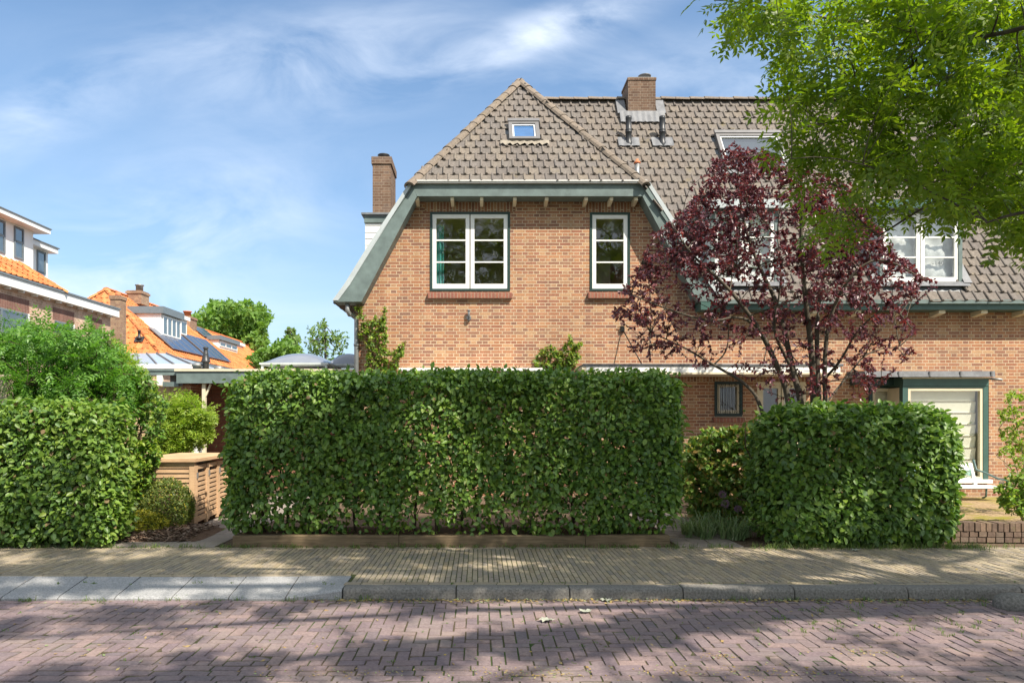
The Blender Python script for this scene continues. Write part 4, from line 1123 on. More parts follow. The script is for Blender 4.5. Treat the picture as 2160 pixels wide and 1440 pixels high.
def bench():
    """white bench with cast-iron back panel in front of the bay"""
    y = 12.55; x0, x1 = X_(1925, y), X_(2082, y); zs = Z_(1027, y)
    o = empty('garden_bench', ((x0 + x1) / 2, y, 0), 'white garden bench with aqua cast-iron back below the bay window', 'bench')
    m = MB(); zb = Z_(988, y + .35)
    m.bar((x0, y + .42, zb + .03), (x1, y + .42, zb + .03), .03, .11, up=(0, .2, 1)); m.build('top_rail', M_white, o)
    m = MB(); m.bar((x0, y + .33, Z_(1013, y + .33)), (x1, y + .33, Z_(1013, y + .33)), .03, .075, up=(0, .3, 1)); m.build('bottom_rail', M_white, o)
    for k in range(3):
        m = MB(); m.box(x0 - .04, x1 + .28 - .12 * k * 0, y - .08 + k * .135, y + .04 + k * .135, zs - .015, zs + .012); m.build('seat_slat', M_white, o)
    for x in (x0, x1):
        m = MB(); m.bar((x, y + .30, zs), (x, y + .44, zb + .09), .05, .05); m.build('stile', M_white, o)
    m = MB(); z0, z1 = Z_(1008, y + .37), Z_(992, y + .37); rg = random.Random(6)
    for k in range(46):
        a = Vector((rg.uniform(x0 + .05, x1 - .04), y + .37, rg.uniform(z0, z1))); t = rg.uniform(-.5, .7); L = rg.uniform(.06, .14)
        pts = [a, a + Vector((L * .5, 0, L * .5 * t + .02)), a + Vector((L, .0, L * t))]
        pts = [Vector((min(max(p.x, x0 + .03), x1 - .03), p.y, min(max(p.z, z0), z1))) for p in pts]
        m.tube(pts, .007, 5)
    m.tube([(x0, y + .37, z0), (x1, y + .37, z0)], .01, 5); m.tube([(x0, y + .37, z1), (x1, y + .37, z1)], .01, 5); m.build('back_panel', M_aqua, o)
    for x in (x0, x1 + .22):
        m = MB(); X = x
        m.tube([(X - .16, y + .44, zb + .16), (X - .13, y + .40, zb - .02), (X - .06, y + .30, zs + .24), (X + .05, y + .1, zs + .14), (X + .10, y - .05, zs + .12), (X + .10, y - .08, zs + .05)], [.02, .02, .018, .016, .016, .02], 7)
        m.tube([(X + .02, y - .02, zs), (X + .05, y - .06, zs - .2), (X + .02, y - .09, .05)], [.018, .016, .022], 6); m.tube([(X + .0, y + .32, zs), (X + .02, y + .36, zs - .2), (X + .0, y + .42, .05)], [.018, .016, .022], 6)
        pts = [(X + .05 + .05 * (1 - k / 16) * math.cos(k * .75), y + .02, zs + .06 + .05 * (1 - k / 16) * math.sin(k * .75)) for k in range(17)]
        m.tube(pts, .008, 5); m.build('arm_and_legs', plain('bench_iron', (.10, .17, .16), .45) if x == x0 else MATS['bench_iron'], o)
bench()

def kerb_stone():
    m = MB(); a = Vector((4.36, 6.03, ROADZ)); b = Vector((7.2, 4.6, ROADZ)); d = (b - a); L = d.length; d.normalize(); s = Vector((-d.y, d.x, 0))
    pts = []; rad = []
    prof = [(-.11, -.03), (-.11, .05), (-.085, .10), (-.04, .125), (.04, .125), (.085, .10), (.11, .05), (.11, -.03)]; n = len(prof)
    for (t, k) in ((0, .45), (.02, .72), (.06, .92), (.12, 1), (L - .1, 1), (L, .9)):
        for (u, z) in prof: m.v.append(tuple(a + d * t + s * u * k + Vector((0, 0, z * (k if z > 0 else 1)))))
    for r in range(5):
        for k in range(n): k2 = (k + 1) % n; m.face((r * n + k, r * n + k2, (r + 1) * n + k2, (r + 1) * n + k), 0, True)
    m.face(list(range(n))[::-1]); m.face([5 * n + k for k in range(n)])
    o = m.build('kerb_stone', M_kerb, None, tuple(a)); tag(o, 'rounded concrete kerb stone lying at the right edge of the road', 'kerb stone')
kerb_stone()

def sleeper_edge():
    o = empty('planter_edge', (-.3, 8.3, 0), 'weathered timber sleeper edging under the long middle hedge', 'planter edging')
    xa, xb = X_(492, 8.29), X_(1412, 8.29); h = .135
    for (x0, x1) in ((xa, xa + 1.93), (xa + 1.935, xa + 4.1), (xa + 4.105, xb)):
        m = MB(); m.bevbox(x0, x1, 8.27, 8.37, -.02, h + .004 * math.sin(x0), .008); m.build('sleeper', M_sleeper, o)
    for x in (xa, xb - .1):
        m = MB(); m.bevbox(x, x + .1, 8.372, 9.25, -.02, h - .004, .008); m.build('sleeper', M_sleeper, o)
    m = MB(); m.box(xa + .1, xb - .1, 8.37, 9.2, -.01, h - .035); m.build('bed_soil', M_soil, o)
sleeper_edge()

# ================================================================== HOUSES BEHIND, LEFT
M_bgbrick = brick_mat('pale_brick', [(.58, .37, .26), (.48, .30, .21), (.64, .44, .32), (.42, .27, .19)], (.66, .56, .44), bw=.23, bh=.075)
M_bgsold = brick_mat('dark_soldier', [(.20, .10, .08), (.26, .13, .10)], (.3, .22, .17), bw=.28, bh=.075, squash=1.0, soldier=True)
M_greyf = plain('grey_fascia', (.14, .17, .19), .5, var=.1)
def side_window(x, y0, y1, z0, z1, parent, fm, cols=2, name='window', proud=.0):
    """window in a wall that faces +x"""
    m = MB(); w = .06; xs0, xs1 = x - .03, x + .03 + proud
    m.box(xs0, xs1, y0, y0 + w, z0, z1); m.box(xs0, xs1, y1 - w, y1, z0, z1); m.box(xs0, xs1, y0 + w, y1 - w, z1 - w, z1); m.box(xs0, xs1, y0 + w, y1 - w, z0, z0 + w)
    for k in range(1, cols): yy = y0 + (y1 - y0) * k / cols; m.box(xs0, xs1, yy - .04, yy + .04, z0 + w, z1 - w)
    o = m.build(name, fm, parent)
    m = MB(); m.poly([(x + .012 + proud, y0 + w, z0 + w), (x + .012 + proud, y1 - w, z0 + w), (x + .012 + proud, y1 - w, z1 - w), (x + .012 + proud, y0 + w, z1 - w)]); m.build('pane', M_glassb, o)
    return o
def near_house():
    xw = -13.6; ye = -xw * FPX / (CX - 233); zE = Z_(652, -xw * FPX / (CX - 238)); y0 = 15.0
    o = empty('terraced_house', (xw - 4, 22, 0), 'pale brick house with white dormers cut by the left edge', 'house')
    m = MB(); m.box(xw - 8, xw, y0, ye, -.1, zE - .30); m.build('wall', M_bgbrick, o)
    m = MB(); m.box(xw - 8.3, xw + .22, y0, ye + .22, zE - .30, zE - .02); m.build('gutter', M_white, o)
    m = MB(); m.box(xw - 8.35, xw + .26, y0, ye + .26, zE - .02, zE + .035); m.build('gutter_edge', M_greyf, o)
    y = y0 + .4
    while y < ye:
        m = MB(); m.box(xw + .005, xw + .17, y, y + .06, zE - .36, zE - .302); m.build('eaves_bracket', M_white, o); y += .62
    # soldier bands and windows (from their photo edges)
    for (pa, pb, top, bot) in ((-60, 57, 640, 720), (115, 153, 655, 720), (194, 212, 668, 720)):
        ya, yb = -xw * FPX / (CX - pa), -xw * FPX / (CX - pb); zt = zE - .92
        side_window(xw, ya, yb, zt - 1.3, zt, o, M_greyf if pa > 0 else M_greyf, 2 if pb - pa > 25 else 1)
        m = MB(); m.box(xw, xw + .004, ya - .1, yb + .1, zt + .02, zt + .42); m.build('soldier_course', M_bgsold, o)
        m = MB(); m.box(xw - .02, xw + .04, yb + .005, yb + .07, zt - 1.3, zt + .0); m.build('window_reveal', M_white, o)
    # orange roof, hipped at the far end
    r = MB(); zr = zE + .04; xe = xw + .22; yr = -xw * FPX / (CX - 124); rise = 3.2; run = 4.0; L = math.hypot(rise, run)
    r.poly([(xe, y0, zr), (xe, yr, zr), (xe - run, yr - run, zr + rise), (xe - run, y0, zr + rise)], 0); r.poly([(xe, yr, zr), (xe - 2 * run, yr, zr), (xe - run, yr - run, zr + rise)], 0)
    r.poly([(xe - 2 * run, yr, zr), (xe - 2 * run, y0, zr), (xe - run, y0, zr + rise), (xe - run, yr - run, zr + rise)], 0)
    tile_plane(r, (xe, y0, zr + .02), (0, 1, 0), (-run / L, 0, rise / L), [(0, 0), (yr - y0, 0), (yr - run - y0, L), (0, L)], .25, .30, 0)
    ridge_line(r, (xe, yr, zr), (xe - run, yr - run, zr + rise), .13, .4, 0)
    rf = r.build('roof', M_tileo, o)
    # long dormer and a smaller one behind it
    xd = xw - .65; yb = -xd * FPX / (CX - 70); zt = Z_(484, 22.5); z0 = zr + .55
    d = MB(); d.box(xd - 3.0, xd, y0, yb, z0, zt); d.build('dormer', M_white, rf)
    d = MB(); d.box(xd - 3.2, xd + .35, y0, yb + .35, zt, zt + .14); d.build('dormer_fascia', M_white, rf)
    d = MB(); d.box(xd - 3.25, xd + .38, y0, yb + .38, zt + .14, zt + .17); d.build('dormer_roof', M_greyf, rf)
    for (pa, pb) in ((-30, 10), (29, 49)):
        ya, yc = -xd * FPX / (CX - pa), -xd * FPX / (CX - pb); side_window(xd, ya, yc, z0 + .28, zt - .07, rf, M_greyf, 1, 'dormer_window')
        d = MB(); d.box(xd + .032, xd + .04, ya + .08, yc - .08, (z0 + zt) / 2 + .12, (z0 + zt) / 2 + .17); d.build('glazing_bar', M_greyf, rf)
    xd2 = xw - 1.05; yb2 = -xd2 * FPX / (CX - 101); zt2 = Z_(530, 24.0); d = MB(); d.box(xd2 - 2.5, xd2, yb + .2, yb2, z0, zt2); d.build('dormer', M_white, rf)
    d = MB(); d.box(xd2 - 2.6, xd2 + .22, yb + .1, yb2 + .22, zt2, zt2 + .17); d.build('dormer_fascia', M_white, rf); d = MB(); d.box(xd2 - 2.65, xd2 + .26, yb + .1, yb2 + .26, zt2 + .17, zt2 + .20); d.build('dormer_roof', M_greyf, rf)
    side_window(xd2, -xd2 * FPX / (CX - 77), yb2 - .15, z0 + .2, zt2 - .05, rf, M_greyf, 1, 'dormer_window')
near_house()

def row_house(name, label, y0, y1, zE, xw, run, rise, hipped, dormers, panels, chims, tw=.27, th=.34):
    """tiled house whose right-hand slope faces +x; eaves along y"""
    o = empty(name, (xw - run, (y0 + y1) / 2, 0), label, 'house'); L = math.hypot(run, rise)
    m = MB(); m.box(xw - 2 * run + .3, xw - .35, y0 + .35, y1 - .01, -.1, zE - .05); m.build('wall', M_bgbrick, o)
    r = MB(); hy = run if hipped else 0; xr = xw - run; a, c = rise / L, run / L; hd = 2.7 if hipped else 0
    r.poly([(xw, y0, zE), (xw, y1, zE), (xr, y1, zE + rise), (xr, y0 + hd, zE + rise)]); r.poly([(xw - 2 * run, y1, zE), (xw - 2 * run, y0, zE), (xr, y0 + hd, zE + rise), (xr, y1, zE + rise)])
    r.poly([(xw - 2 * run, y0, zE), (xw, y0, zE), (xr, y0 + hd, zE + rise)]); r.poly([(xw, y1, zE), (xw - 2 * run, y1, zE), (xr, y1, zE + rise)])
    tile_plane(r, (xw, y0, zE + .02), (0, 1, 0), (-c, 0, a), [(0, 0), (y1 - y0, 0), (y1 - y0, L), (hd, L)], tw, th, 0, rl=.03)
    if hipped:
        Lh = math.hypot(hd, rise); tile_plane(r, (xw - 2 * run, y0, zE + .02), (1, 0, 0), (0, hd / Lh, rise / Lh), [(0, 0), (2 * run, 0), (run, Lh)], tw, th, 0, rl=.03)
        ridge_line(r, (xw, y0, zE), (xr, y0 + hd, zE + rise + .03), .14, .42, 0); ridge_line(r, (xw - 2 * run, y0, zE), (xr, y0 + hd, zE + rise + .03), .14, .42, 0)
    ridge_line(r, (xr, y0 + hd, zE + rise + .03), (xr, y1, zE + rise + .03), .14, .42, 0)
    rf = r.build('roof', M_tileo, o)
    m = MB(); m.box(xw - .05, xw + .12, y0 - .1, y1, zE - .30, zE - .02); m.box(xw - 2 * run, xw - .05, y0 - .1, y0 + .02, zE - .30, zE - .02); m.build('gutter', M_greyf, o)
    for (xd, ya, yb, zt, cols, fasc) in dormers:
        z0 = zE + (xw - xd) * rise / run + .05; xb = xw - (zt - zE) * run / rise - .3
        d = MB(); d.prism([(xd, z0 - .12), (xd, zt), (xb, zt), (xb, zt - .1)], ya, yb); d.build('dormer', M_white, rf)
        d = MB(); d.box(xb - .4, xd + .16, ya - .12, yb + .08, zt, zt + fasc); d.build('dormer_fascia', M_greyf if fasc > .2 else M_white, rf)
        side_window(xd, ya + .12, yb - .12, z0 + .12, zt - .08, rf, M_white, cols, 'dormer_window', .02)
    U = Vector((0, 1, 0)); V = Vector((-c, 0, a)); N = U.cross(V)
    for (ya, yb, v0, v1) in panels:
        n = max(1, round((yb - ya) / 1.0)); w = (yb - ya) / n
        for k in range(n):
            m = MB(); cc = Vector((xw, ya + (k + .5) * w, zE)) + V * ((v0 + v1) / 2) + N * .13; m.obox(cc, U, V, N, w / 2 - .015, (v1 - v0) / 2, .02); p = m.build('solar_panel', M_panel, rf)
            e = .018
            for du in (-w / 2 + .03, w / 2 - .03):
                m = MB(); m.obox(cc + U * du + N * .006, U, V, N, e, (v1 - v0) / 2, .02); m.build('panel_rail', M_alu, p)
    for (x, y, w, zb, zt, pot) in chims:
        m = MB(); m.box(x - w / 2, x + w / 2, y, y + w * 1.2, zb, zt); m.box(x - w / 2 - .05, x + w / 2 + .05, y - .05, y + w * 1.2 + .05, zt - .16, zt - .05); m.build('chimney', M_chimb, rf)
        m = MB(); m.lathe(Vector((x + .08, y + w * .6, zt)), [(w * .24, 0), (w * .24, .30), (w * .3, .31), (w * .3, .36), (w * .2, .37)], 12); m.build('chimney_pot', M_terra if pot == 't' else M_zinc, rf)
    return o, rf
M_chimb = brick_mat('far_chimney_brick', [(.30, .19, .12), (.24, .14, .10), (.36, .24, .15)], (.35, .28, .20), bw=.23, bh=.075)
A1 = -14.4; Y1 = 32.4; z1 = Z_(747, Y1)
run1 = A1 - X_(225, 35.1); apex = Z_(610, 35.1); rise1 = apex - z1
h1, rf1 = row_house('orange_roof_house', 'orange-tiled hipped house with white dormer and solar panels', Y1, 42.5, z1, A1, run1, rise1, True,
          [(X_(340, 34.9), 34.9, 37.2, Z_(661, 34.9), 4, .34), (X_(372, 37.6) - .1, 37.5, 39.2, Z_(668, 37.5), 2, .2)],
          [(34.2, 38.2, .5, 2.1), (38.6, 42.2, .5, 2.5)],
          [(A1 - run1 + .1 + X_(269, 37) - X_(256, 37), 37.0, .75, apex - .4, Z_(612, 37), 'z')])
h2, rf2 = row_house('orange_roof_house', 'farther orange-tiled house with small flat dormers below the green tree', 42.6, 57, z1 - .1, A1, run1, rise1 - .35, False,
          [(X_(461, 45) , 45, 48.5, Z_(716, 45), 3, .26), (X_(482, 49.5), 49, 52.5, Z_(722, 49.5), 3, .2)],
          [(44.5, 47, 3.6, 4.9), (51.5, 55, .6, 2.0)],
          [(A1 - run1 + .2, 43.6, .9, apex - 1.0, Z_(666, 43.6), 't')])
def extra_house_bits():
    # tall stack at the corner, a roof vent and the red-potted stack
    y = 30.6; m = MB(); xa, xb = X_(232, y), X_(254, y); m.box(xa, xb, y, y + .5, 0, Z_(627, y)); m.box(xa - .03, xb + .03, y - .03, y + .53, Z_(631, y), Z_(623, y))
    m.build('chimney', M_chimb, h1)
    m = MB(); m.lathe(Vector(((xa + xb) / 2 + .0, y + .25, Z_(623, y))), [(.12, 0), (.11, .16)], 12); m.build('chimney_pot', M_terra, h1)
    Lh = math.hypot(2.7, rise1); U = Vector((1, 0, 0)); V = Vector((0, 2.7 / Lh, rise1 / Lh)); N = U.cross(V)
    k = (CY - 718) / FPX; a = rise1 / 2.7; Y = (z1 - a * Y1 - EYE) / (k - a); p = Vector((X_(295, Y), Y, z1 + a * (Y - Y1))) + N * .08
    m = MB(); m.obox(p, U, V, N, .20, .16, .02); m.lathe(p, [(.12, 0), (.12, .10), (.06, .14), (.06, .36), (.09, .37), (.07, .42)], 12); m.build('roof_vent', M_dark, rf1)
extra_house_bits()

def white_block():
    y = 62; o = empty('flat_roofed_house', (X_(520, y), y, 0), 'far white flat-roofed block with grey eaves among the trees', 'house')
    m = MB(); m.box(X_(500, y), X_(541, y), y, y + 5, 0, Z_(741, y)); m.build('wall', M_white, o)
    m = MB(); m.box(X_(497, y), X_(544, y), y - .3, y + 5.3, Z_(741, y), Z_(733, y)); m.build('roof', M_greyf, o)
white_block()

def veranda():
    y = 18.0; o = empty('glass_veranda', (X_(330, y), y, 0), 'white-framed veranda with sloping grey glass roof behind the garage', 'veranda')
    x0, x1 = X_(258, y), X_(404, y); zf = Z_(769, y); zb = Z_(745, y + 3.2)
    m = MB(); xi = X_(268, y + 3.2)
    m.poly([(x0, y, zf), (x1, y, zf), (X_(350, y + 3.2), y + 3.2, zb), (xi, y + 3.2, zb)]); m.poly([(x1, y, zf), (x1 - .1, y + 3.2, zf), (X_(350, y + 3.2), y + 3.2, zb)]); m.build('glass_roof', plain('milky_glass', (.36, .42, .50), .18, var=.06, spec=.7), o)
    m = MB(); m.box(x0, x1 + .03, y - .05, y - .002, zf - .10, zf + .01); m.box(x0, x0 + .06, y, y + .06, 0, zf - .102); m.box(x1 - .06, x1, y, y + .06, 0, zf - .102); m.build('frame', M_white, o)
    m = MB()
    for k in range(5):
        t = k / 4; p = Vector((x0, y, zf)).lerp(Vector((x1, y, zf)), t); q = Vector((xi, y + 3.2, zb)).lerp(Vector((X_(350, y + 3.2), y + 3.2, zb)), t); m.bar(p + Vector((0, 0, .02)), q + Vector((0, 0, .02)), .03, .03)
    m.build('glazing_bar', M_alu, o)
veranda()
# ================================================================== PLANTS
M_hedge = leaf_mat('hedge_leaf', [(0.072, 0.14, 0.03), (0.109, 0.202, 0.037), (0.151, 0.254, 0.04), (0.092, 0.175, 0.044), (0.068, 0.133, 0.039), (0.206, 0.307, 0.044), (0.121, 0.229, 0.049)], 0.45, .28, spec=.45)
M_hedgel = leaf_mat('young_hedge_leaf', [(0.13, 0.223, 0.036), (0.184, 0.298, 0.041), (0.091, 0.18, 0.036), (0.222, 0.298, 0.051), (0.157, 0.255, 0.041)], 0.42, .32)
M_brown = leaf_mat('dry_leaf', [(0.2, 0.14, 0.06), (0.15, 0.1, 0.045), (0.24, 0.18, 0.08), (0.17, 0.125, 0.06)], 0.7, .2, (1.1, .9, .6))
M_plum = leaf_mat('plum_leaf', [(0.103, 0.042, 0.053), (0.133, 0.045, 0.058), (0.073, 0.03, 0.047), (0.169, 0.05, 0.053), (0.091, 0.042, 0.064), (0.23, 0.06, 0.047), (0.085, 0.045, 0.07), (0.114, 0.05, 0.058)], 0.36, .24, (1.9, .8, .75), spec=.45)
M_ash = leaf_mat('street_tree_leaf', [(0.095, 0.164, 0.016), (0.126, 0.207, 0.018), (0.167, 0.25, 0.021), (0.105, 0.182, 0.019), (0.22, 0.289, 0.025), (0.147, 0.226, 0.018)], 0.42, .52, (1.7, 1.75, .5))
M_wist = leaf_mat('vine_leaf', [(0.078, 0.193, 0.03), (0.109, 0.248, 0.036), (0.156, 0.304, 0.036), (0.062, 0.159, 0.03), (0.133, 0.276, 0.036)], 0.45, .38)
M_lime = leaf_mat('lime_leaf', [(0.211, 0.318, 0.03), (0.264, 0.363, 0.035), (0.172, 0.284, 0.03), (0.317, 0.396, 0.045), (0.238, 0.318, 0.05), (0.132, 0.249, 0.03)], 0.5, .40)
M_dwarf = leaf_mat('dwarf_leaf', [(.12, .17, .035), (.08, .13, .03), (.17, .20, .04), (.10, .14, .035)], 0.55, .3)
M_yell = leaf_mat('yellow_leaf', [(.34, .33, .03), (.42, .38, .035), (.28, .30, .035), (.38, .32, .04)], 0.55, .3)
M_rose = leaf_mat('rose_leaf', [(.12, .20, .04), (.17, .26, .05), (.09, .17, .035), (.24, .27, .06), (.20, .12, .05)], 0.45, .35)
M_phot = leaf_mat('laurel_leaf', [(0.113, 0.224, 0.048), (0.162, 0.283, 0.048), (0.211, 0.299, 0.06), (0.097, 0.179, 0.048), (0.324, 0.299, 0.072), (0.405, 0.255, 0.084)], 0.4, .3)
M_grass = leaf_mat('grass_blade', [(.08, .14, .035), (.12, .19, .04), (.16, .20, .06), (.07, .13, .045), (.22, .22, .09)], 0.55, .35)
M_oak = leaf_mat('oak_leaf', [(.12, .23, .04), (.15, .27, .045), (.10, .20, .035), (.18, .29, .05), (.085, .17, .035)], 0.55, .35)
M_oak2 = leaf_mat('far_leaf', [(.13, .22, .06), (.17, .26, .07), (.10, .18, .05), (.20, .28, .08)], 0.55, .35)
M_bark = bark_mat('plum_bark', (.05, .043, .034), (.125, .105, .078))
M_bark2 = bark_mat('tree_bark', (.05, .042, .034), (.13, .11, .085))
M_twig = bark_mat('hedge_twig', (.05, .035, .025), (.12, .085, .055))
M_pale = bark_mat('pale_twig', (.34, .27, .19), (.48, .40, .30))

def hedge(name, label, lo, hi, rad, n, holes_z=0.0, lw=(.060, .095), seed=1, mat2=None, brownf=0.008, stems=True, amp=.05, top_round=None, delta=.085, cat='hedge', mats=None, lratio=.66):
    """clipped hedge: leaves through a rounded, slightly lumpy box, thick near the skin"""
    q = np.random.default_rng(seed); lo = np.array(lo, float); hi = np.array(hi, float); c = (lo + hi) / 2; h = (hi - lo) / 2
    got = []; tot = 0
    while tot < n:
        P = q.uniform(lo - .12, hi + .12, (260000, 3)); p = np.abs(P - c) - (h - rad); m = np.maximum(p, 0)
        sd = np.linalg.norm(m, axis=1) + np.minimum(p.max(1), 0) - rad
        sd = sd + amp * wob(P, 3.1, seed) + amp * .5 * wob(P, 9, seed + 1)
        d = -sd; keep = (d > -.01 - q.exponential(np.where(P[:, 2] > hi[2] - .15, .032, .016), len(P))) & (q.uniform(size=len(P)) < np.exp(-np.maximum(d, 0) / delta) + .045)
        keep &= P[:, 2] > lo[2] + .01
        keep &= ~((P[:, 1] > c[1] + h[1] * .35) & (q.uniform(size=len(P)) < .55))       # the garden side is seen little
        dens = .80 + .35 * wob(P, 5.5, seed + 7)                                         # thin and thick patches
        if holes_z > 0:
            z = (P[:, 2] - lo[2]) / holes_z; dens = np.where(z < 1, dens * (.07 + .93 * np.clip(z + .55 * wob(P * np.array([1, 1, .5]), 6, seed + 3), 0, 1) ** 1.3), dens)
        keep &= q.uniform(size=len(P)) < dens
        Pk = P[keep]; got.append(np.c_[Pk, d[keep]]); tot += len(Pk)
    A = np.concatenate(got); A = A[q.permutation(len(A))[:n]]; P = A[:, :3]; d = A[:, 3]
    m = np.maximum(np.abs(P - c) - (h - rad), 0); out = np.where(np.linalg.norm(m, axis=1, keepdims=True) > 1e-4, m, np.abs(P - c) / h) * np.sign(P - c); out = unit(out)
    tang = q.normal(size=(n, 3)); D = unit(tang) * .85 + out * .45 + np.array([0, 0, -.38]); N = out * .75 + np.array([0, 0, .62]) + q.normal(0, .42, (n, 3))
    L = q.uniform(lw[0], lw[1], n); W = L * q.uniform(lratio * .88, lratio * 1.1, n)
    kind = np.where(q.uniform(size=n) < brownf, 2, 0)
    if mat2 is not None: kind = np.where((kind == 0) & (q.uniform(size=n) < np.clip(.5 * wob(P, 1.7, seed + 5) + mat2, 0, 1)), 1, kind)
    o = empty(name, (c[0], c[1], lo[2]), label, cat)
    g = Geo()
    for k in (0, 1, 2):
        s = kind == k
        if s.any(): g.add(leaf_geo(P[s], D[s], N[s], L[s] * (.8 if k == 2 else 1), W[s], False, .15), k)
    g.build('foliage', mats or [M_hedge, M_hedgel, M_brown], o)
    if stems:
        mb = MB(); x = lo[0] + .1
        while x < hi[0] - .05:
            b = Vector((x, c[1] + q.uniform(-.16, .12), 0)); pts = [b]
            for k in range(1, 6): pts.append(b + Vector((q.uniform(-.07, .07) * k, q.uniform(-.05, .05) * k, (hi[2] - .15) * k / 5)))
            mb.tube(pts, [.020, .017, .014, .011, .008, .005], 5)
            for k in range(9):
                t = q.uniform(.12, .8); i = int(t * 5); p = pts[i].lerp(pts[min(i + 1, 5)], t * 5 - i); mb.tube([p, p + Vector((q.uniform(-.25, .25), q.uniform(-.38, .2), q.uniform(.02, .25)))], [.008, .004], 4)
            x += q.uniform(.2, .34)
        mb.build('stem', M_twig, o)
    return o

hedge('hedge', 'long clipped green hedge growing from the timber edging', (-2.99, 8.28, .13), (2.36, 9.22, 1.975), .20, 43000, .55, (.046, .092), 1, mat2=.16, amp=.062, delta=.10)
hedge('hedge', 'shorter rounded dark green hedge in front of the plum tree and bay window', (3.40, 8.18, .0), (5.66, 9.15, 1.575), .34, 20000, .10, (.050, .104), 2, mat2=.06, delta=.10)
hedge('hedge', 'clipped hedge with browning top at the left edge of the photo', (-6.4, 8.12, .0), (-4.25, 8.85, 1.63), .18, 21000, .22, (.045, .094), 3, mat2=.42, brownf=.025, delta=.10)

def skel(polys):
    """densify limb polylines [(points, r0, r1)] -> points and radii"""
    P, Rr = [], []
    for pts, r0, r1 in polys:
        pts = [Vector(p) for p in pts]; n = len(pts)
        for i in range(n - 1):
            k = max(2, int((pts[i + 1] - pts[i]).length / .06))
            for j in range(k): P.append(pts[i].lerp(pts[i + 1], j / k)); Rr.append(r0 + (r1 - r0) * (i + j / k) / (n - 1))
    return np.array(P), np.array(Rr)

def smooth(pts, it=2):
    pts = [Vector(p) for p in pts]
    for _ in range(it):
        o = [pts[0]]
        for a, b in zip(pts, pts[1:]): o += [a.lerp(b, .25), a.lerp(b, .75)]
        pts = o + [pts[-1]]
    return pts

def grow(mb, S, tips, r0, r1, q, arch=.12, seg=4, npt=6, maxlen=None, below=.25, root=None):
    """twigs from the nearest limb point to each tip; returns sampled curve points (n, npt, 3)"""
    out = []
    for t in tips:
        dv = t - S; dist = np.linalg.norm(dv, axis=1) + below * np.maximum(-dv[:, 2], 0) * 2
        if root is not None: dist = dist + .35 * np.maximum(0, np.linalg.norm(S - root, axis=1) - np.linalg.norm(t - root) * .9)
        i = int(np.argmin(dist)); p = S[i]; L = np.linalg.norm(t - p)
        if maxlen and L > maxlen: p = t + (p - t) * maxlen / L; L = maxlen; 
        c = (p + t) / 2 + np.array([0, 0, arch * L]) + q.normal(0, .07 * L, 3)
        k = np.linspace(0, 1, npt)[:, None]; B = (1 - k) ** 2 * p + 2 * k * (1 - k) * c + k ** 2 * t
        out.append(B)
        if mb is not None: mb.tube([tuple(x) for x in B], list(np.linspace(r0, r1, npt)), seg)
    return np.array(out)

def twig_leaves(B, per, q, t0=.3):
    """points and directions along twigs B (n, npt, 3)"""
    n, npt, _ = B.shape; t = q.uniform(t0, 1.0, (n, per)) * (npt - 1); i = np.minimum(t.astype(int), npt - 2); f = (t - i)[..., None]
    r = np.arange(n)[:, None]; P = B[r, i] * (1 - f) + B[r, i + 1] * f; T = unit(B[r, i + 1] - B[r, i])
    return P.reshape(-1, 3), T.reshape(-1, 3)

def sample_px(poly, n, q, Y, dY, dens=None):
    xs = [p[0] for p in poly]; ys = [p[1] for p in poly]; out = []
    while len(out) < n:
        x = q.uniform(min(xs), max(xs), 4000); y = q.uniform(min(ys), max(ys), 4000); k = in_poly(x, y, poly)
        if dens is not None: k &= q.uniform(size=4000) < dens(x, y)
        for a, b in zip(x[k], y[k]):
            Yd = Y + dY * np.clip(q.normal(0, .5), -1, 1); out.append(tuple(at(a, b, Yd)))
            if len(out) >= n: break
    return np.array(out)

def proj(P):
    Y = np.maximum(P[:, 1], .05); return CX + P[:, 0] / Y * FPX, CY - (P[:, 2] - EYE) / Y * FPX

def twig_geo(mb):
    return np.array(mb.v), np.array([f for f in mb.f if len(f) == 4])

